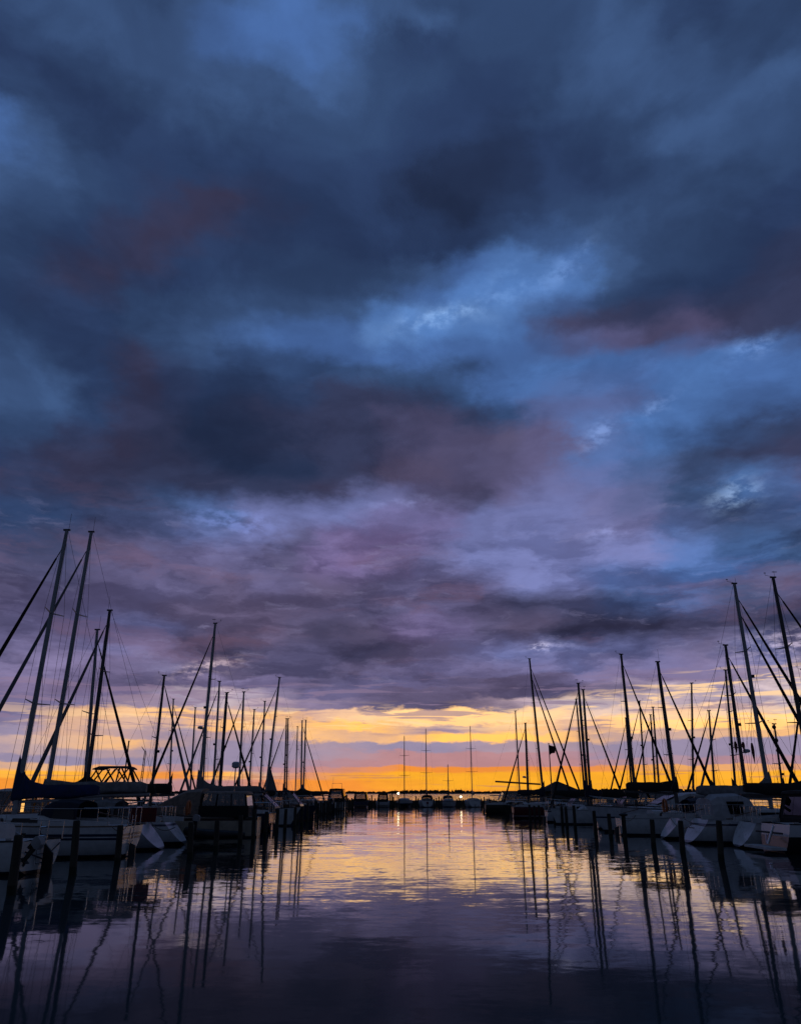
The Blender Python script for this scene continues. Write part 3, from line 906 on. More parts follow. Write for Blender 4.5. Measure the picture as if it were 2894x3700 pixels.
def piling(px, py, ptop, label, group, k, cap=False, lean=None):
    if len(PILE_MESH) <= k % 4:
        for i in range(4):
            PILE_MESH.append(pile_mesh(i))
    p = on_water(px, py)
    h = at(px, ptop, p.y).z
    o = bpy.data.objects.new('mooring_post', PILE_MESH[k % 4])
    COL.objects.link(o)
    o.location = (p.x, p.y, 0)
    rnd = random.Random(int(px))
    o.scale = (1.0, 1.0, h)
    lx = rnd.uniform(-1.2, 1.2) if lean is None else lean
    o.rotation_euler = (R(rnd.uniform(-1, 1)), R(lx), rnd.uniform(0, 6))
    o.rotation_mode = 'ZYX'
    tag(o, label, 'mooring post', group)
    if cap:
        m = MB()
        m.loft([[(r * math.cos(a * math.pi / 6), r * math.sin(a * math.pi / 6), z) for a in range(12)] for z, r in ((.93, .12), (.95, .19), (1.0, .2), (1.05, .1))])
        m.build('cap', RUBBER, o)
    return o

def rope(a, b, label, sag=.18, r=.014):
    a, b = Vector(a), Vector(b)
    pts = [a.lerp(b, i / 10) - Vector((0, 0, sag * 4 * (i / 10) * (1 - i / 10))) for i in range(11)]
    o = MB().tube([p - a for p in pts], r, 5).build('mooring_rope', ROPE)
    o.location = a
    return tag(o, label, 'rope', 'mooring lines')

def quay_lamp(px, py, Y, label, r=.16):
    p = at(px, py, Y)
    t = thing('quay_lamp', label, 'lamp', (p.x, p.y, 0), 0, 'lamps on the far jetty')
    MB().tube([(0, 0, .55), (0, 0, p.z - r * .8)], .05, 8).build('post', DARKMAST, t)
    MB().ball((0, 0, p.z), r, 12, 8).build('lamp_globe', LAMP, t)
    MB().loft([[(q * math.cos(a * math.pi / 5), q * math.sin(a * math.pi / 5), p.z + z) for a in range(10)] for z, q in ((r * .75, r * 1.1), (r * 1.1, r * .5))]).build('lamp_cap', DARKMAST, t)
    return t
# ------------------------------------------------------------------ build
build_setting()
jetty((-18.4, 8), (-17.6, 128), 1.7, 'long plank jetty behind the left row of sailing boats')
jetty((20.8, 8), (20.8, 128), 1.7, 'long plank jetty behind the right row of sailing boats')
jetty((-17, 130.5), (21, 130.5), 2.0, 'cross jetty at the far end of the basin, boats moored to it', .85, True)

# --- left row, near to far
def near_extra(t, q):
    L, fs = q['L'], q['fs']
    m = MB()
    m.box((.2, 0, fs + .02), (.35, .9, .03))
    m.build('stern_seat', TEAK, t)
    m = MB()
    m.box((L * .62, 0, fs + .36), (.5, .5, .06))
    m.build('deck_hatch', DARKGLASS, t)

def lifebuoy(t, q):
    m = MB()
    pts = [(.15 , -.55 + .26 * math.cos(a * .5), q['fs'] + .5 + .3 * math.sin(a * .5)) for a in range(-2, 9)]
    m.tube(pts, .06, 6)
    m.build('lifebuoy', ORANGE, t)

def cloth_extra(t, q):
    fs, B = q['fs'], q['B']
    MB().box((.55, B * .40, fs + .32), (1.0, .02, .5)).build('weather_cloth', CANVAS_RED, t)
    # glazed pilothouse with a lamp on inside
    x0 = 4.9
    w = wheelhouse(t, x0=x0, x1=x0 + 1.8, w=.78, z0=fs - .02, zs=fs + .40, z1=fs + 1.15, m_wall=CANVAS_TAN, m_roof=DECK, rake_f=.45, rake_b=.05, nside=3, rear='open')
    MB().box((x0 + .6, .2, fs + .72), (.10, .05, .72)).build('lit_doorway', LIT, t)
    MB().box((x0 + .6, .2, fs + .3), (.3, .06, .12)).build('door_step', WOOD, t)

sailboat('white yacht with twin navy hull lines, blue sail cover and navy sprayhood', 65, 1916, 28, 'in', xtop=242, hull=WHITE_NAVY, mastm=ALU, cover=CANVAS_BLUE, jibm=CANVAS_BLACK,
         hood=CANVAS_NAVY, near=1, L=8.2, S=4.15, collar=1.0, chord=0.098, ladder_on=True, stern_rake=-.1, yaw=R(-2), extra=near_extra, zb=1.74, fs=1.03, coverlen=2.9)
sailboat('tall yacht with drooping grey sail cover and lit pilothouse, beside the blue covered yacht', 168, 1922, 31.2, 'in', xtop=330, hull=GREYHULL, mastm=ALU, cover=CANVAS_GREY, jibm=SAILCLOTH,
         hood=CANVAS_GREY, near=1, L=8.8, S=4.75, collar=.15, chord=0.095, stern_rake=.9, yaw=R(1), extra=cloth_extra, zb=1.88, fs=1.0)
sailboat('dark masted yacht with scoop stern and dinghy aft, third mast from the left edge', 310, 2206, 34.4, 'in', xtop=397, hull=WHITE_BLUE, cover=CANVAS_BLACK, mastm=DARKMAST,
         near=1, stern_rake=.8, L=7.4, S=4.5, collar=.5, chord=0.093, extra=lifebuoy, zb=1.85, motor=True)
sailboat('yacht with bow to the fairway and dark furled jib, mast almost touching its thicker neighbour', 304, 2276, 37.0, 'out', xtop=352, cover=CANVAS_BLACK, jibm=CANVAS_BLACK, spreads=1, chord=0.085, zb=1.85, L=6.6)
sailboat('slim mast with furled jib running down right, standing alone left of centre', 547, 2442, 43.0, 'out', hull=WHITE, cover=None, jibm=SAILCLOTH, spreads=1, chord=0.080)
sailboat('tallest yacht of the left centre cluster, long dark furled jib, grey sail cover', 719, 2253, 46.5, 'in', xtop=778, hull=NAVYHULL, cover=SAILCLOTH, jibm=CANVAS_BLACK, collar=.95, chord=0.098, zb=1.85, L=7.9)
sailboat('thick dark masted boat with jib slanting right, beside the tallest left centre yacht', 793, 2504, 50.0, 'out', xtop=820, cover=CANVAS_NAVY, mastm=DARKMAST, jibm=CANVAS_BLACK, chord=0.108, collar=.3, hull=WHITE_BLUE)
sailboat('yacht just right of the tallest left centre mast, its top a little lower', 770, 2463, 56.5, 'in', xtop=793, cover=CANVAS_NAVY, jibm=SAILCLOTH, hull=WHITE, mastm=ALU)
sailboat('mid height yacht with left leaning furled jib, right of the thick dark mast', 862, 2501, 59.5, 'in', xtop=881, cover=CANVAS_BLACK, jibm=CANVAS_BLACK, hull=WHITE)
sailboat('yacht with a small triangular steadying sail set behind its mast', 960, 2449, 66.5, 'in', xtop=1010, cover=None, jibm=CANVAS_BLACK, trysail=True, hull=NAVYHULL, chord=0.096)
sailboat('slim sailboat between the triangular sail and a shorter mast to its left', 939, 2535, 69.8, 'in', xtop=957, cover=CANVAS_NAVY, jib=0, spreads=2, hull=WHITE)
sailboat('shorter sailboat left of the slim one beside the triangular sail', 899, 2565, 73.2, 'in', xtop=919, cover=CANVAS_BLACK, jib=0, spreads=1, hull=CREAM)
sailboat('left mast of the close pair standing right of the triangular sail', 1027, 2598, 77.0, 'in', xtop=1035, cover=CANVAS_BLACK, jibm=CANVAS_BLACK, hull=WHITE)
sailboat('right mast of the close pair standing right of the triangular sail', 1035, 2598, 81.0, 'in', xtop=1041, cover=None, jib=0, hull=WHITE_BLUE)
sailboat('left of the last two bold masts in the left row, jib slanting up from left', 1088, 2605, 88.0, 'out', xtop=1092, cover=CANVAS_BLACK, jibm=CANVAS_BLACK, hull=WHITE, chord=0.099)
sailboat('last bold mast of the left row, nearest the far motor cruisers', 1096, 2603, 92.0, 'in', xtop=1105, cover=CANVAS_NAVY, jib=0, hull=NAVYHULL, chord=0.099)
sailboat('thin faint mast just left of the last two bold masts in the left row', 1067, 2626, 96.2, 'in', xtop=1075, cover=None, jib=0, hull=WHITE, chord=0.070)
G2 = 'sailing boats on the outer side of the left jetty'
sailboat('sailboat with black sail cover swept up to its mast, behind the left jetty', 611, 2527, 74.0, 'in', heading=0.0, xtop=627, cover=CANVAS_BLACK, collar=1.4, jibm=CANVAS_BLACK, group=G2, hull=WHITE, zb=1.85)
sailboat('short bare mast in the outer left row, just left of the tallest centre yacht', 687, 2558, 80.0, 'in', heading=math.pi, xtop=706, cover=None, jib=0, spreads=1, group=G2, chord=0.090)
sailboat('low mast half hidden behind the tallest left centre mast', 732, 2603, 86.0, 'in', heading=math.pi, xtop=747, cover=CANVAS_NAVY, jib=0, spreads=1, group=G2, chord=0.090)

# --- far row, on the cross jetty
GF = 'boats moored along the cross jetty'
UP, DN = R(90), R(-90)
sailboat('black hulled sailboat on the cross jetty beside the left far lamp', 1461, 2661, 124, 'in', heading=DN, hull=BLACKHULL, cover=CANVAS_BLACK, jib=0, mastm=WOODMAST, group=GF, S=4.0, L=7.4, B=2.6, chord=0.105, jibm=CANVAS_BLACK)
sailboat('white sterned sailboat with a red mark on its transom, middle of the cross jetty', 1541, 2635, 124, 'in', heading=UP, hull=WHITE, cover=CANVAS_NAVY, jib=0, group=GF, S=4.0, L=7.4, B=2.6, chord=0.102, hood=CANVAS_NAVY,
         extra=lambda t, q: MB().box((-.03, 0, .62), (.05, .28, .3)).build('nameboard', CANVAS_RED, t))
sailboat('low white sailboat with the shortest mast on the cross jetty', 1620, 2764, 124, 'in', heading=DN, hull=WHITE_BLUE, cover=CANVAS_BLACK, jib=0, group=GF, S=3.2, L=6.0, B=2.4, spreads=1, boom=True, chord=0.102, hood=CANVAS_BLACK)
sailboat('white sailboat with tall slim mast at the right end of the cross jetty', 1706, 2625, 124, 'in', heading=UP, hull=WHITE, cover=CANVAS_GREY, jib=0, group=GF, S=4.0, L=7.6, B=2.6, chord=0.099)

def cruiser_extra(t, q):
    m = MB()
    m.tube([(2.4, .6, q['fs'] + 1.5), (2.2, .6, q['fs'] + 2.2), (2.2, -.6, q['fs'] + 2.2), (2.4, -.6, q['fs'] + 1.5)], .03, 5)
    m.tube([(2.2, .5, q['fs'] + 2.1), (2.2, .5, q['fs'] + 2.9)], .015, 5)
    m.build('radar_arch', STEEL, t)
    MB().box((-.25, 0, .3), (.5, q['B'] * .7, .06)).build('swim_platform', TEAK, t)

def plat(t, q):
    MB().box((-.25, 0, .3), (.5, q['B'] * .7, .06)).build('swim_platform', TEAK, t)

def mpos(px, Y):
    return ((px - 1447) / FEFF * Y, Y)

motorboat('tall motor cruiser with radar arch and bright rear window, beside the last left posts', mpos(1212, 97), UP, 8.0, 2.7, .95, 1.3, WHITE,
          dict(x0=1.0, x1=4.6, w=1.05, z0=.9, zs=1.25, z1=2.45, m_wall=CANVAS_BLACK, m_roof=CANVAS_BLACK, rake_b=.25, top_w=.78), extra=cruiser_extra, group=GF)
motorboat('dark canopied motor boat with glowing rear window, second of the far motor boats', mpos(1302, 119), UP, 7.0, 2.5, .85, 1.1, NAVYHULL,
          dict(x0=.8, x1=3.8, w=1.05, z0=.8, zs=1.05, z1=2.05, m_wall=CANVAS_BLACK, m_roof=CANVAS_BLACK, rake_b=.2, top_w=.8), extra=plat, group=GF)
motorboat('small grey motor boat with dark cuddy, left of the moored sailboats on the cross jetty', mpos(1383, 121), UP, 6.0, 2.3, .75, 1.0, GREYHULL,
          dict(x0=1.0, x1=3.2, w=.85, z0=.7, zs=1.0, z1=1.85, m_wall=CANVAS_BLACK, m_roof=CANVAS_BLACK, rake_b=.15, top_w=.82), extra=plat, group=GF)

# --- motor boats of the left side
def tan_extra(t, q):
    L, B, fs = q['L'], q['B'], q['fs']
    m = MB()
    m.loft([arch(5.4, .30, fs + .15, fs + .35), arch(4.6, B * .38, fs, fs + .75), arch(3.5, B * .44, fs - .02, fs + 1.25), arch(2.75, B * .44, fs - .02, fs + 1.30)], closed=False, cap1=True)
    m.build('tent_cover', CANVAS_TAN, t)
    MB().box((1.55, B * .45, fs + .28), (2.4, .03, .5)).build('side_cloth', CANVAS_BLACK, t)
    MB().box((1.55, -B * .45, fs + .28), (2.4, .03, .5)).build('side_cloth', CANVAS_BLACK, t)
    m = MB()
    m.tube([(1.2, B * .3, fs + .4), (1.2, B * .3, fs + 2.3)], .03, 6)
    m.build('radar_pole', ALU, t)
    m = MB()
    m.loft([[(1.2 + r * math.cos(a * math.pi / 5), B * .3 + r * math.sin(a * math.pi / 5), z) for a in range(10)] for z, r in ((fs + 2.25, .1), (fs + 2.32, .2), (fs + 2.5, .2), (fs + 2.56, .12))])
    m.build('radar_dome', GREYHULL, t)

motorboat('tan wooden cabin boat under a sloping tan tent cover, round stern among the posts', (-6.95, 39.6), math.pi, 6.8, 2.5, .92, 1.15, CREAM,
          dict(x0=.5, x1=2.7, w=1.0, z0=.85, zs=1.35, z1=2.0, m_wall=CANVAS_BLACK, m_roof=CANVAS_TAN, rake_f=.1, rake_b=.1, top_w=.92, nside=3, over=.05), stern_w=.45, rails=False, extra=tan_extra, keel_s=-.3)
motorboat('white cabin cruiser with raked windscreen facing the fairway, left row middle', (-13.6, 53.2), 0.0, 7.0, 2.5, .85, 1.15, WHITE,
          dict(x0=1.2, x1=5.4, w=1.02, z0=.85, zs=1.2, z1=2.05, m_wall=DARKMAST, m_roof=CANVAS_BLACK, rake_f=1.0, rake_b=.1, top_w=.86, nside=4))
motorboat('dark cabin cruiser with bright raked windscreen edge, farther down the left row', (-13.4, 63.0), 0.0, 6.9, 2.5, .85, 1.1, NAVYHULL,
          dict(x0=1.2, x1=5.6, w=1.02, z0=.85, zs=1.2, z1=2.1, m_wall=WOOD, m_roof=CANVAS_BLACK, rake_f=.8, rake_b=.1, top_w=.86, nside=4))
motorboat('open dark motor boat with low windscreen, far down the left row before the tall cruiser', (-14.2, 84.6), 0.0, 7.0, 2.5, .85, 1.1, WHITE,
          dict(x0=2.0, x1=5.4, w=1.0, z0=.85, zs=1.2, z1=1.95, m_wall=DARKMAST, m_roof=CANVAS_NAVY, rake_f=.9, rake_b=.1, top_w=.86, nside=3))

def fly_extra(t, q):
    fs, B = q['fs'], q['B']
    m = MB()
    z0, z1 = 2.6, 3.72
    w = B * .40
    for s in (-1, 1):
        for xa, xb in ((.3, 1.0), (1.3, 1.15), (1.3, 2.1), (2.2, 1.35), (2.2, 2.9), (3.0, 2.3), (3.3, 2.7)):
            m.tube([(xa, s * w, z0), (xb, s * w * .92, z1 - .05)], .06, 4)
    m.tube([(.2, w, z0), (3.4, w, z0)], .07, 5)
    m.tube([(.2, -w, z0), (3.4, -w, z0)], .07, 5)
    m.build('canopy_frame', CANVAS_BLACK, t)
    m = MB()
    m.loft([[(x, w * k, z), (x, w * k * .8, z + .1), (x, 0, z + .14), (x, -w * k * .8, z + .1), (x, -w * k, z)] for x, k, z in ((.6, .85, z1 - .12), (.85, .96, z1), (2.7, .96, z1), (3.15, .88, z1 - .14))])
    m.build('canopy', CANVAS_BLACK, t)
    m = MB()
    m.loft([[(x, w * 1.05, z), (x, w * 1.05, z + .5), (x, -w * 1.05, z + .5), (x, -w * 1.05, z)] for x, z in ((.1, 2.05), (5.2, 2.05))])
    m.build('flybridge', DECK, t)
    m = MB()
    m.tube([(1.0, .4, 2.2), (1.0, .4, 5.6)], .05, 6)
    m.box((1.0, .2, 4.4), (.05, .5, .05))
    m.build('antenna', DARKMAST, t)
    m = MB()
    for s in (-.22, .22):
        m.tube([(-.1, s, .9), (-.15, s * .6, 4.9)], .03, 5)
    for i in range(8):
        m.tube([(-.1, -.2, 1.4 + i * .42), (-.1, .2, 1.4 + i * .42)], .02, 4)
    m.tube([(-.15, -.13, 4.85), (.15, .0, 5.2), (-.15, .13, 4.85)], .02, 4)
    m.build('lattice_mast', DARKMAST, t)

motorboat('motor yacht with black flybridge canopy of crossed frames, behind the left jetty', (-17.2 - 1.6, 57.0), math.pi, 9.0, 3.1, 1.1, 1.5, WHITE,
          dict(x0=1.4, x1=5.6, w=1.25, z0=1.05, zs=1.4, z1=2.1, m_wall=DECK, m_roof=DECK, rake_f=.7, rake_b=.1, top_w=.9, nside=3), extra=fly_extra, group='motor boats moored in the marina')

def small_extra(t, q):
    outboard(t, -.25, .62, q['fs'] - .15, R(-38))
    ladder(t, -.05, .16, .2, q['fs'] + .5)
    for s in (-1, 1):
        MB().tube([(-.02, s * .85, q['fs']), (-.02, s * .85, q['fs'] + .45), (1.2, s * .95, q['fs'] + .5)], .016, 5).build('stern_rail', STEEL, t)
    m = MB()
    m.slab([(-.06, -.12, -.3), (-.42, -.12, -.3), (-.36, -.12, .5), (-.06, -.12, .75)], .05)
    m.build('rudder', RUBBER, t)
    m = MB()
    m.tube([(-.05, -.75, q['fs'] - .1), (-.09, -.1, .35), (-.05, .6, q['fs'] - .25)], .02, 5)
    m.build('stern_line', CANVAS_NAVY, t)
    m = MB()
    m.loft([arch(1.3, .55, q['fs'], q['fs'] + .02), arch(1.35, .62, q['fs'], q['fs'] + .42), arch(3.4, .55, q['fs'], q['fs'] + .36), arch(4.0, .4, q['fs'], q['fs'] + .05)], closed=False)
    m.build('cabin', DECK, t)

motorboat('small white open boat with tilted outboard motor and rudder, between the two nearest left posts', (-9.8, 22.1), math.pi - R(14), 5.4, 2.1, .82, .95, WHITE, None, extra=small_extra, stern_w=.8, keel_s=.0, rails=True, name='small_cruiser', cat='motor boat')

def bare_extra(t, q):
    fs = q['fs']
    outboard(t, -.25, .45, fs - .2)
    m = MB()
    for i in range(3):
        m.box((.6 + i * 1.1, 0, fs - .12), (.28, q['B'] * .78, .04))
    m.build('thwart', TEAK, t)

motorboat('brown wooden motor boat, only its stern showing at the left edge', (-12.05, 25.1), math.pi, 6.0, 2.1, .78, 1.0, mat('wood_boat', (.10, .065, .04), .5, var=.3, scale=5, stretch=(1, 6, 12), stripes=[(-1, .34, (.008, .008, .008))]), None, extra=bare_extra, rails=False, name='wooden_boat')

def dinghy(label, x, y, rz, z=0.0):
    t = thing('inflatable_dinghy', label, 'dinghy', (x, y, z), rz)
    m = MB()
    pts = [(-1.2, .55, .28), (.3, .55, .30), (.9, .42, .36), (1.25, .0, .44), (.9, -.42, .36), (.3, -.55, .30), (-1.2, -.55, .28)]
    m.tube(pts, [.10, .19, .19, .19, .19, .19, .10], 10)
    m.build('tube', RUBBER, t)
    MB().loft([[(-1.1, -.45, .12), (-1.1, .45, .12), (-1.1, .45, .18), (-1.1, -.45, .18)], [(.85, -.35, .18), (.85, .35, .18), (.85, .35, .24), (.85, -.35, .24)]]).build('floor', CANVAS_BLACK, t)
    MB().box((-.2, 0, .38), (.22, 1.0, .04)).build('seat', TEAK, t)

dinghy('black inflatable dinghy floating behind the scoop sterned yacht', -8.3, 36.4, R(200))

# --- right row, near to far

def tent(t, q):
    """grey cockpit tent with a window in each side"""
    fs, B = q['fs'], q['B']
    m = MB()
    w = B * .40
    m.loft([arch(.95, w * .9, fs - .02, fs + .8), arch(1.2, w, fs - .02, fs + .98), arch(2.2, w, fs - .02, fs + 1.02), arch(2.65, w * .92, fs + .1, fs + .85), arch(2.85, w * .8, fs + .25, fs + .5)], closed=False)
    c = m.build('cockpit_tent', CANVAS_LIGHT, t)
    for s in (-1, 1):
        MB().slab([(1.6, s * (w + .012), fs + .2), (2.2, s * (w + .012), fs + .2), (2.25, s * (w * .97 + .012), fs + .7), (1.5, s * (w * .97 + .012), fs + .7)], .012).build('window', DARKGLASS, c, False)
    m = MB()
    m.box((stern_x(q), 0, fs * .62), (.05, .5, .03))
    m.build('stern_step', TEAK, t)

def stern_x(q):
    return .28

GR = 'sailing boats moored in the marina'
sailboat('white yacht with grey cockpit tent, long grey sail cover and two furled jibs, near right', 2778, 2109, 35.2, 'in', xtop=2653, hull=WHITE_BLUE, cover=CANVAS_GREY, near=1, double_jib=True, jibm=CANVAS_BLACK,
         mastm=ALU, collar=.6, chord=0.102, stern_rake=.75, L=8.4, S=3.95, fs=1.05, zb=1.78, extra=tent, yaw=R(2))
sailboat('white yacht whose mast runs out of the frame at the right edge', 2943, 2087, 32.4, 'in', xtop=2793, hull=WHITE, cover=CANVAS_BLACK, near=1, jibm=CANVAS_BLACK, mastm=DARKMAST, chord=0.099,
         stern_rake=.6, L=8.2, S=3.5, fs=1.0, yaw=R(0), zb=1.85)
sailboat('white yacht with narrow sloping stern and dark mast, behind the tented yacht', 2697, 2332, 38.4, 'in', xtop=2621, hull=WHITE, boom=False, cover=None, near=1, jibm=CANVAS_BLACK, mastm=DARKMAST, chord=0.096,
         stern_rake=.8, L=7.4, S=4.3, fs=1.0, zb=1.8, hood=CANVAS_NAVY, extra=lifebuoy)
sailboat('yacht with thick black mast behind the sleek white motor cruiser, jib falling right', 2441, 2392, 41.6, 'in', zb=2.0, xtop=2376, hull=WHITE, cover=CANVAS_BLACK, jibm=CANVAS_BLACK, mastm=DARKMAST, chord=0.108, collar=.3)
sailboat('tall yacht with long dark jib slanting right, above the middle of the motor cruiser', 2295, 2365, 48.6, 'in', xtop=2244, S=2.5, J=2.7, hull=GREYHULL, cover=CANVAS_BLACK, jibm=CANVAS_BLACK, mastm=DARKMAST, chord=0.099)
sailboat('left and taller of the two close masts right of the flagpole, jib slanting down left', 2122, 2470, 55.6, 'out', xtop=2089, hull=WHITE, cover=CANVAS_NAVY, jibm=CANVAS_BLACK, mastm=DARKMAST, chord=0.105)
sailboat('right of the two close masts right of the flagpole, thin jib slanting down right', 2133, 2493, 59.2, 'in', xtop=2107, hull=WHITE_BLUE, cover=CANVAS_BLACK, jibm=CANVAS_BLACK, mastm=DARKMAST, chord=0.099)
sailboat('red hulled yacht with white deck, tall mast and twin forestays', 1962, 2381, 69.0, 'in', xtop=1913, hull=REDHULL, cover=CANVAS_NAVY, jibm=CANVAS_BLACK, mastm=DARKMAST, double_jib=True, chord=0.1, L=7.6, S=2.7, J=3.5)
sailboat('sailboat with bare level spar across a short thick mast, right of the far jetty', 1908, 2614, 75.5, 'out', xtop=1898, hull=GREENHULL, cover=None, jibm=CANVAS_BLACK, mastm=DARKMAST, chord=0.111, spreads=1,
         extra=lambda t, q: MB().tube([(q['S'] + 3.1, .1, 3.05), (q['S'] - 1.2, .1, 2.8)], .09, 6).build('spinnaker_pole', DARKMAST, t))
sailboat('thin pale mast at the left start of the right row', 1878, 2570, 84.5, 'in', xtop=1862, hull=GREENHULL, cover=None, jib=0, chord=0.075)
sailboat('thin mast rising just left of the two close masts', 2112, 2527, 73.0, 'in', xtop=2082, hull=WHITE, cover=None, jib=0, chord=0.090, L=6.4)
GR2 = 'sailing boats on the outer side of the right jetty'
sailboat('small sailboat with blue covered lower jib, left leaning stay beside the tall yacht', 2284, 2595, 78.0, 'in', heading=math.pi, xtop=2261, cover=CANVAS_NAVY, jibm=CANVAS_NAVY, mastm=DARKMAST, group=GR2, chord=0.096)
sailboat('sailboat with straight mast between the tall yacht and the thick black mast', 2333, 2534, 74.2, 'in', heading=math.pi, xtop=2310, cover=CANVAS_BLACK, jibm=CANVAS_BLACK, mastm=DARKMAST, group=GR2)
sailboat('shorter of the twin masts left of the thick black mast', 2369, 2584, 69.8, 'in', heading=math.pi, xtop=2350, cover=CANVAS_BLACK, jibm=CANVAS_BLACK, spreads=1, mastm=DARKMAST, group=GR2)
sailboat('taller of the twin masts left of the thick black mast', 2383, 2556, 66.4, 'in', heading=0, xtop=2359, cover=None, jib=0, mastm=DARKMAST, group=GR2)
sailboat('upright slim mast with wind vane, alone right of the thick black mast', 2505, 2469, 60.0, 'in', heading=0, xtop=2508, cover=None, jib=0, mastm=DARKMAST, group=GR2, chord=0.085)
sailboat('short mast with left leaning jib between the slim upright mast and the pennants', 2583, 2569, 56.0, 'in', heading=math.pi, xtop=2561, cover=CANVAS_BLACK, jibm=CANVAS_BLACK, mastm=DARKMAST, group=GR2)
sailboat('tall thin mast just left of the pennants, jib leaning left', 2659, 2422, 52.4, 'in', heading=math.pi, xtop=2621, cover=CANVAS_BLACK, jibm=SAILCLOTH, mastm=DARKMAST, group=GR2, chord=0.085)
sailboat('small mizzen like mast with radar reflectors, near the right edge', 2830, 2617, 47.5, 'in', heading=0, xtop=2797, cover=CANVAS_BLACK, jib=0, mastm=DARKMAST, spreads=1, group=GR2, chord=0.070,
         extra=lambda t, q: [MB().ball((q['S'] + .12, 0, q['H'] * k), .13, 8, 6).build('radar_reflector', RUBBER, t) for k in (.74, .84, .97)])
sailboat('sailboat beyond the right jetty with dark jib leaning left from the frame edge', 2985, 2420, 44.0, 'in', heading=math.pi, cover=CANVAS_BLACK, jibm=CANVAS_BLACK, mastm=DARKMAST, group=GR2)

# three small pennants below the spreaders of the thick right mast
def pennant(px, py, Y, label, h=.55):
    p = at(px, py, Y)
    m = MB()
    rings = []
    for i in range(6):
        f = i / 5
        w = .075 * (.35 + .65 * math.sin(f * 2.6 + .3)) * (1 - f * .5)
        rings.append([(-w, .03 * math.sin(f * 5), -f * h), (w, -.03 * math.sin(f * 5), -f * h), (w, .02 - .03 * math.sin(f * 5), -f * h), (-w, .02 + .03 * math.sin(f * 5), -f * h)])
    m.tube([(0, 0, .9), (0, 0, 0)], .006, 4)
    m.loft(rings)
    o = m.build('signal_pennant', FLAGCLOTH)
    o.location = p
    tag(o, label, 'pennant', 'pennants on flag halyards')

pennant(2656, 2680, 35.3, 'small dark pennant hanging left of the right mast, leftmost of three')
pennant(2684, 2682, 35.3, 'small dark pennant hanging near the right mast, middle one and shortest', .42)
pennant(2716, 2686, 35.3, 'longest dark pennant hanging below the spreader, rightmost of three', .9)

# motor boats of the right side
def sleek_extra(t, q):
    fs, B = q['fs'], q['B']
    # raked coupe top: glass, dark canopy aft
    m = MB()
    def sec(x, w, z0, z1):
        return [(x, w, z0), (x, w * .9, z1 - .04), (x, w * .5, z1), (x, 0, z1 + .02), (x, -w * .5, z1), (x, -w * .9, z1 - .04), (x, -w, z0)]
    m.loft([sec(5.9, B * .30, 1.34, 1.36), sec(4.7, B * .36, 1.28, 1.86), sec(4.1, B * .38, 1.22, 2.02), sec(3.2, B * .38, 1.2, 2.06), sec(2.3, B * .37, 1.15, 1.92), sec(1.6, B * .35, 1.1, 1.55)], closed=False)
    top = m.build('coupe_top', DECK, t)
    for s in (-1, 1):
        MB().slab([(4.9, s * (B * .362 + .02), 1.42), (3.1, s * (B * .382 + .02), 1.40), (3.2, s * (B * .36), 1.86), (4.1, s * (B * .352), 1.84)], .04).build('side_window', DARKGLASS, top, False)
        MB().slab([(3.0, s * (B * .382 + .02), 1.4), (1.8, s * (B * .36 + .02), 1.38), (2.1, s * (B * .345), 1.68), (3.05, s * (B * .362), 1.86)], .04).build('side_curtain', CANVAS_BLACK, top, False)
    MB().slab([(5.75, B * .26, 1.45), (5.75, -B * .26, 1.45), (4.8, -B * .30, 1.87), (4.8, B * .30, 1.87)], .05).build('windshield', DARKGLASS, top, False)
    MB().box((6.6, 0, 1.40), (.55, .5, .05)).build('deck_hatch', DARKGLASS, t)
    for x in (3.2, 4.6, 5.8):
        for s in (-1, 1):
            w, z = q['sheer'](x)
            MB().loft([[(x + .28 * math.cos(a * math.pi / 5), s * (w * .80), .78 + .07 * math.sin(a * math.pi / 5)) for a in range(10)], [(x + .28 * math.cos(a * math.pi / 5), s * (w + .012), .80 + .07 * math.sin(a * math.pi / 5)) for a in range(10)]]).build('porthole', DARKGLASS, t, False)
    for s in (-1, 1):
        fender(t, 2.2, s * (B * .5 + .05), .55)
    MB().box((-.3, 0, .32), (.6, B * .75, .07)).build('swim_platform', TEAK, t)

motorboat('sleek white motor cruiser with long foredeck and raked coupe top, bow to the fairway', (20.0, 45.0), math.pi, 9.6, 3.1, 1.05, 1.35, WHITE_BLUE, None, extra=sleek_extra, stern_w=.9, full=1.9)
motorboat('dark cabin cruiser with bright windscreen post, behind the sleek white cruiser', (19.2, 52.0), math.pi, 6.8, 2.6, .95, 1.25, NAVYHULL,
          dict(x0=1.0, x1=5.0, w=1.1, z0=.95, zs=1.35, z1=2.2, m_wall=DARKMAST, m_roof=CANVAS_BLACK, rake_f=.6, rake_b=.1, top_w=.88, nside=4))
motorboat('white boat with small windscreen and blue cover, beside the red hulled yacht', (17.6, 63.4), math.pi, 6.4, 2.4, .9, 1.15, WHITE,
          dict(x0=.9, x1=4.2, w=1.0, z0=.9, zs=1.2, z1=2.0, m_wall=DECK, m_roof=CANVAS_NAVY, rake_f=.7, rake_b=.1, top_w=.86, nside=3))
motorboat('low green brown canvas covered motor boat at the far start of the right row', (17.6, 93.0), math.pi, 7.2, 2.6, .9, 1.1, CREAM,
          dict(x0=.8, x1=6.0, w=1.12, z0=.9, zs=1.2, z1=2.15, m_wall=CANVAS_TAN, m_roof=CANVAS_BLACK, rake_f=.4, rake_b=.1, top_w=.9, nside=5))
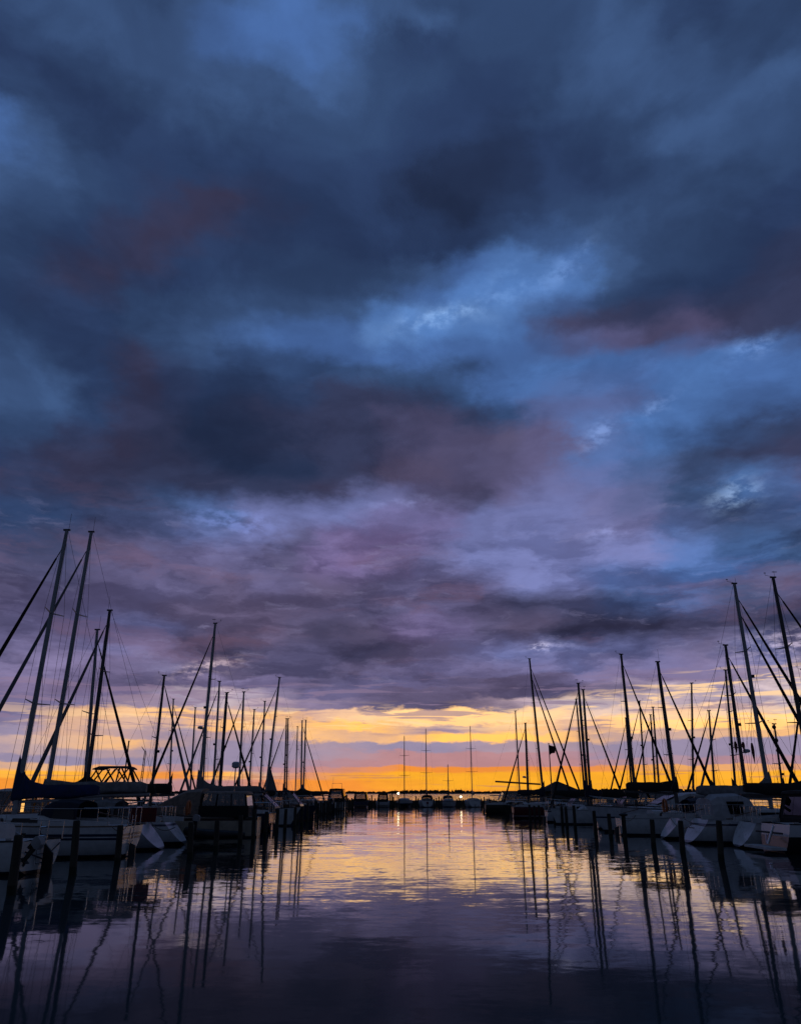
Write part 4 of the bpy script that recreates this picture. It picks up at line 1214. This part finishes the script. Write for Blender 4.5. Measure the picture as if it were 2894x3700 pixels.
motorboat('open wooden motor boat tucked behind the first right posts at the far end', (17.8, 103.0), math.pi, 7.0, 2.5, .85, 1.1, BLACKHULL,
          dict(x0=1.2, x1=5.2, w=1.05, z0=.85, zs=1.15, z1=2.0, m_wall=WOOD, m_roof=CANVAS_BLACK, rake_f=.5, rake_b=.1, top_w=.9, nside=4))

def launch_extra(t, q):
    fs, B = q['fs'], q['B']
    MB().box((-.28, 0, .16), (.55, B * .86, .09)).build('swim_platform', DECK, t)
    m = MB()
    m.tube([(-.06, B * .38, fs * .70), (-.06, -B * .42, fs * .70)], .035, 6)
    m.build('stern_rub_rail', RUBBER, t)
    m = MB()
    m.tube([(-.10, .1, fs * .6), (-.42, -.55, .34)], .03, 6)
    m.tube([(-.10, -.6, fs * .95), (-.42, -.62, .3)], .04, 6)
    m.build('boarding_ladder', STEEL, t)

motorboat('black sided cabin launch with white stern and large window panes, near right corner', (13.7, 30.0), 0.0, 7.6, 2.6, .95, 1.2, BLACKHULL,
          dict(x0=1.0, x1=5.2, w=1.15, z0=.92, zs=1.12, z1=2.02, m_wall=CANVAS_BLACK, m_roof=CANVAS_BLACK, rake_f=.4, rake_b=.25, top_w=.92, nside=4, glass=VINYL), extra=launch_extra, rails=True, stern_rake=.25)

# --- hut, flag, lamps
p = at(2018, 2866, 142)
hut = thing('boathouse', 'dark timber boathouse with pyramid roof at the far end of the right row', 'boathouse', (p.x, 142, 0))
MB().loft([[(-3, -2.6, .6), (3, -2.6, .6), (3, 2.6, .6), (-3, 2.6, .6)], [(-3, -2.6, 2.35), (3, -2.6, 2.35), (3, 2.6, 2.35), (-3, 2.6, 2.35)]]).build('wall', TIMBER, hut, False)
MB().loft([[(-3.5, -3.1, 2.3), (3.6, -3.1, 2.3), (3.6, 3.1, 2.3), (-3.5, 3.1, 2.3)], [(-.5, -.15, 3.95), (.1, -.15, 3.95), (.1, .15, 3.95), (-.5, .15, 3.95)]]).build('roof', ROOF, hut, False)
MB().box((.4, -2.63, 1.5), (.9, .06, 1.7)).build('door', WOOD, hut, False)
for x in (-1.8, 2.0):
    f = MB().box((x, -2.63, 1.6), (1.0, .06, .7)).build('window', DARKGLASS, hut, False)
MB().box((0, 0, .5), (8, 7, .2)).build('platform', PLANK, hut, False)
for x in (-3.5, 3.5):
    for y in (-3, 3):
        MB().tube([(x, y, -1), (x, y, .42)], .15, 8).build('stilt', PILE, hut)

pf = at(2003, 2837, 128)
fp = thing('flagpole', 'slender flagpole standing beside the boathouse on the far jetty', 'flagpole', (pf.x, 130.5, 0))
top = at(1997, 2690, 130.5).z
MB().tube([(0, 0, .6), (0, 0, top)], [.13, .07], 8).build('pole', DARKMAST, fp)
MB().ball((0, 0, top + .08), .12, 8, 6).build('finial', DARKMAST, fp)
m = MB()
rings = []
for i in range(9):
    f = i / 8
    y = .16 * math.sin(f * 7)
    rings.append([(f * 1.15 - .1, y, -.35 * f), (f * 1.15 - .1, y + .03, -.35 * f), (f * .9 - .1, y + .03, -1.7 + .55 * f + .12 * math.sin(f * 5)), (f * .9 - .1, y, -1.7 + .55 * f + .12 * math.sin(f * 5))])
m.loft(rings)
fl = m.build('flag', FLAGCLOTH)
fl.location = (pf.x + .16, 130.5, top - .1)
tag(fl, 'dark flag drooping from the top of the flagpole', 'flag')

quay_lamp(1439, 2868, 129.6, 'lit lamp on the far jetty, left of the black hulled sailboat')
quay_lamp(1665, 2880, 129.6, 'lit lamp on the far jetty, between the two right hand white sailboats')
quay_lamp(1892, 2874, 129.6, 'lit lamp at the right end of the far jetty, near the boathouse', .14)

# --- mooring posts: photograph column and row of the foot, row of the top
GL, GQ, GE = 'mooring posts along the left row', 'mooring posts along the right row', 'mooring posts before the cross jetty'
near_l = [(40, 3236, 3018, 'thick mossy mooring post at the left edge, nearest of all', -2.5), (262, 3166, 2965, 'mooring post between the small outboard boat and the blue covered yacht', -4.2),
          (424, 3122, 2983, 'mooring post in front of the stern of the twin lined yacht', -2.4), (686, 3102, 2971, 'mooring post at the tent covered end of the tan cabin boat', -3.2),
          (780, 3075, 2965, 'mooring post before the middle of the tan cabin boat', -2.2), (867, 3051, 2948, 'mooring post before the cabin windows of the tan boat', -1.8),
          (915, 3033, 2925, 'mooring post just left of the round stern of the tan boat', -1.5), (958, 3022, 2934, 'mooring post just right of the round stern of the tan boat', .6),
          (999, 3014, 2924, 'first clear post right of the tan boat, its reflection standing free', .4), (1029, 3004, 2924, 'second clear post right of the tan boat', .4),
          (1064, 2993, 2918, 'third clear post right of the tan boat', .3), (1090, 2985, 2915, 'fourth clear post right of the tan boat', .3)]
for k, (x, y, yt, lab, lean) in enumerate(near_l):
    piling(x, y, yt, lab, GL, k, lean=lean)
far_l = [(1110, 2969, 2903), (1137, 2953, 2895), (1149, 2960, 2903), (1181, 2952, 2897), (1195, 2944, 2900), (1217, 2943, 2897), (1233, 2939, 2894), (1251, 2936, 2872), (1264, 2931, 2890), (1275, 2928, 2888),
         (1122, 2963, 2905), (1166, 2950, 2902), (1206, 2940, 2900), (1242, 2933, 2888), (1076, 2972, 2912), (1101, 2962, 2908), (1128, 2956, 2901), (1158, 2946, 2899),
         (1173, 2944, 2896), (1188, 2941, 2898), (1225, 2937, 2890), (1258, 2930, 2885), (1270, 2926, 2884), (1143, 2949, 2896)]
for k, (x, y, yt) in enumerate(far_l):
    piling(x, y, yt, 'dark post among the close set far posts of the left row', GL, k)
near_r = [(2606, 3112, 2965, 'stout post before the tented yacht, nearest of the right row', 4.2, False), (2467, 3082, 2966, 'post between the two sloping white sterns on the right', 3.0, False),
          (2362, 3062, 2962, 'post before the quarter of the sleek white cruiser, left of the narrow stern', 2.4, False), (2259, 3044, 2943, 'post with a wide black cap before the sleek white cruiser', 1.5, True),
          (2208, 3028, 2941, 'post left of the capped one, before the sleek white cruiser', -.6, False), (2153, 3016, 2930, 'post under the bow of the sleek white cruiser', -.6, False),
          (2079, 2996, 2911, 'post just left of the bow of the sleek white cruiser', -.4, False), (2049, 2990, 2916, 'post at the right end of the red hull', -.4, False),
          (2006, 2979, 2913, 'post before the middle of the red hull', -.3, False), (1978, 2972, 2913, 'post before the left half of the red hull', -.3, False)]
for k, (x, y, yt, lab, lean, cap) in enumerate(near_r):
    piling(x, y, yt, lab, GQ, k + 1, cap, lean)
far_r = [(1933, 2964, 2912), (1916, 2966, 2909), (1892, 2958, 2906), (1883, 2955, 2908), (1868, 2952, 2904), (1855, 2949, 2905), (1844, 2946, 2900), (1834, 2944, 2903), (1823, 2941, 2898), (1812, 2938, 2897),
         (1801, 2936, 2899), (1790, 2933, 2893), (1780, 2930, 2892), (1771, 2928, 2890), (1762, 2926, 2888),
         (1950, 2963, 2911), (1904, 2957, 2908), (1875, 2949, 2901), (1861, 2946, 2903), (1850, 2944, 2898), (1839, 2941, 2899), (1829, 2939, 2895), (1817, 2936, 2897), (1806, 2933, 2893),
         (1795, 2931, 2894), (1785, 2928, 2889), (1775, 2926, 2890), (1767, 2924, 2886), (2032, 2981, 2915), (1992, 2972, 2914)]
for k, (x, y, yt) in enumerate(far_r):
    piling(x, y, yt, 'dark post among the close set far posts of the right row', GQ, k)
for k, (x, yt) in enumerate(((1343, 2874), (1410, 2872), (1417, 2870), (1503, 2878), (1577, 2884), (1587, 2879), (1355, 2886), (1750, 2880), (1335, 2885), (1368, 2884), (1422, 2880), (1442, 2888), (1511, 2886), (1568, 2888), (1596, 2886), (1652, 2888), (1660, 2884), (1675, 2889), (1740, 2886))):
    piling(x, 2918.5, yt, 'slim dark post between the boats on the cross jetty', GE, k)

# --- mooring lines of the near boats
rope((-9.1, 27.0, 1.05), (-8.75, 24.4, 1.1), 'mooring line from the twin lined yacht to the post at its stern')
rope((-9.0, 29.0, 1.05), (-7.6, 27.2, .95), 'mooring line from the twin lined yacht toward the tan cabin boat')
rope((12.0, 34.0, 1.0), (10.6, 25.9, 1.1), 'mooring line from the tented yacht to the stout right post')
rope((12.2, 36.4, 1.0), (10.5, 29.0, 1.0), 'mooring line from the tented yacht to the post between the sterns', .3)
rope((11.9, 44.0, 1.1), (10.4, 35.5, 1.1), 'mooring line from the cruiser bow to the capped post', .35)
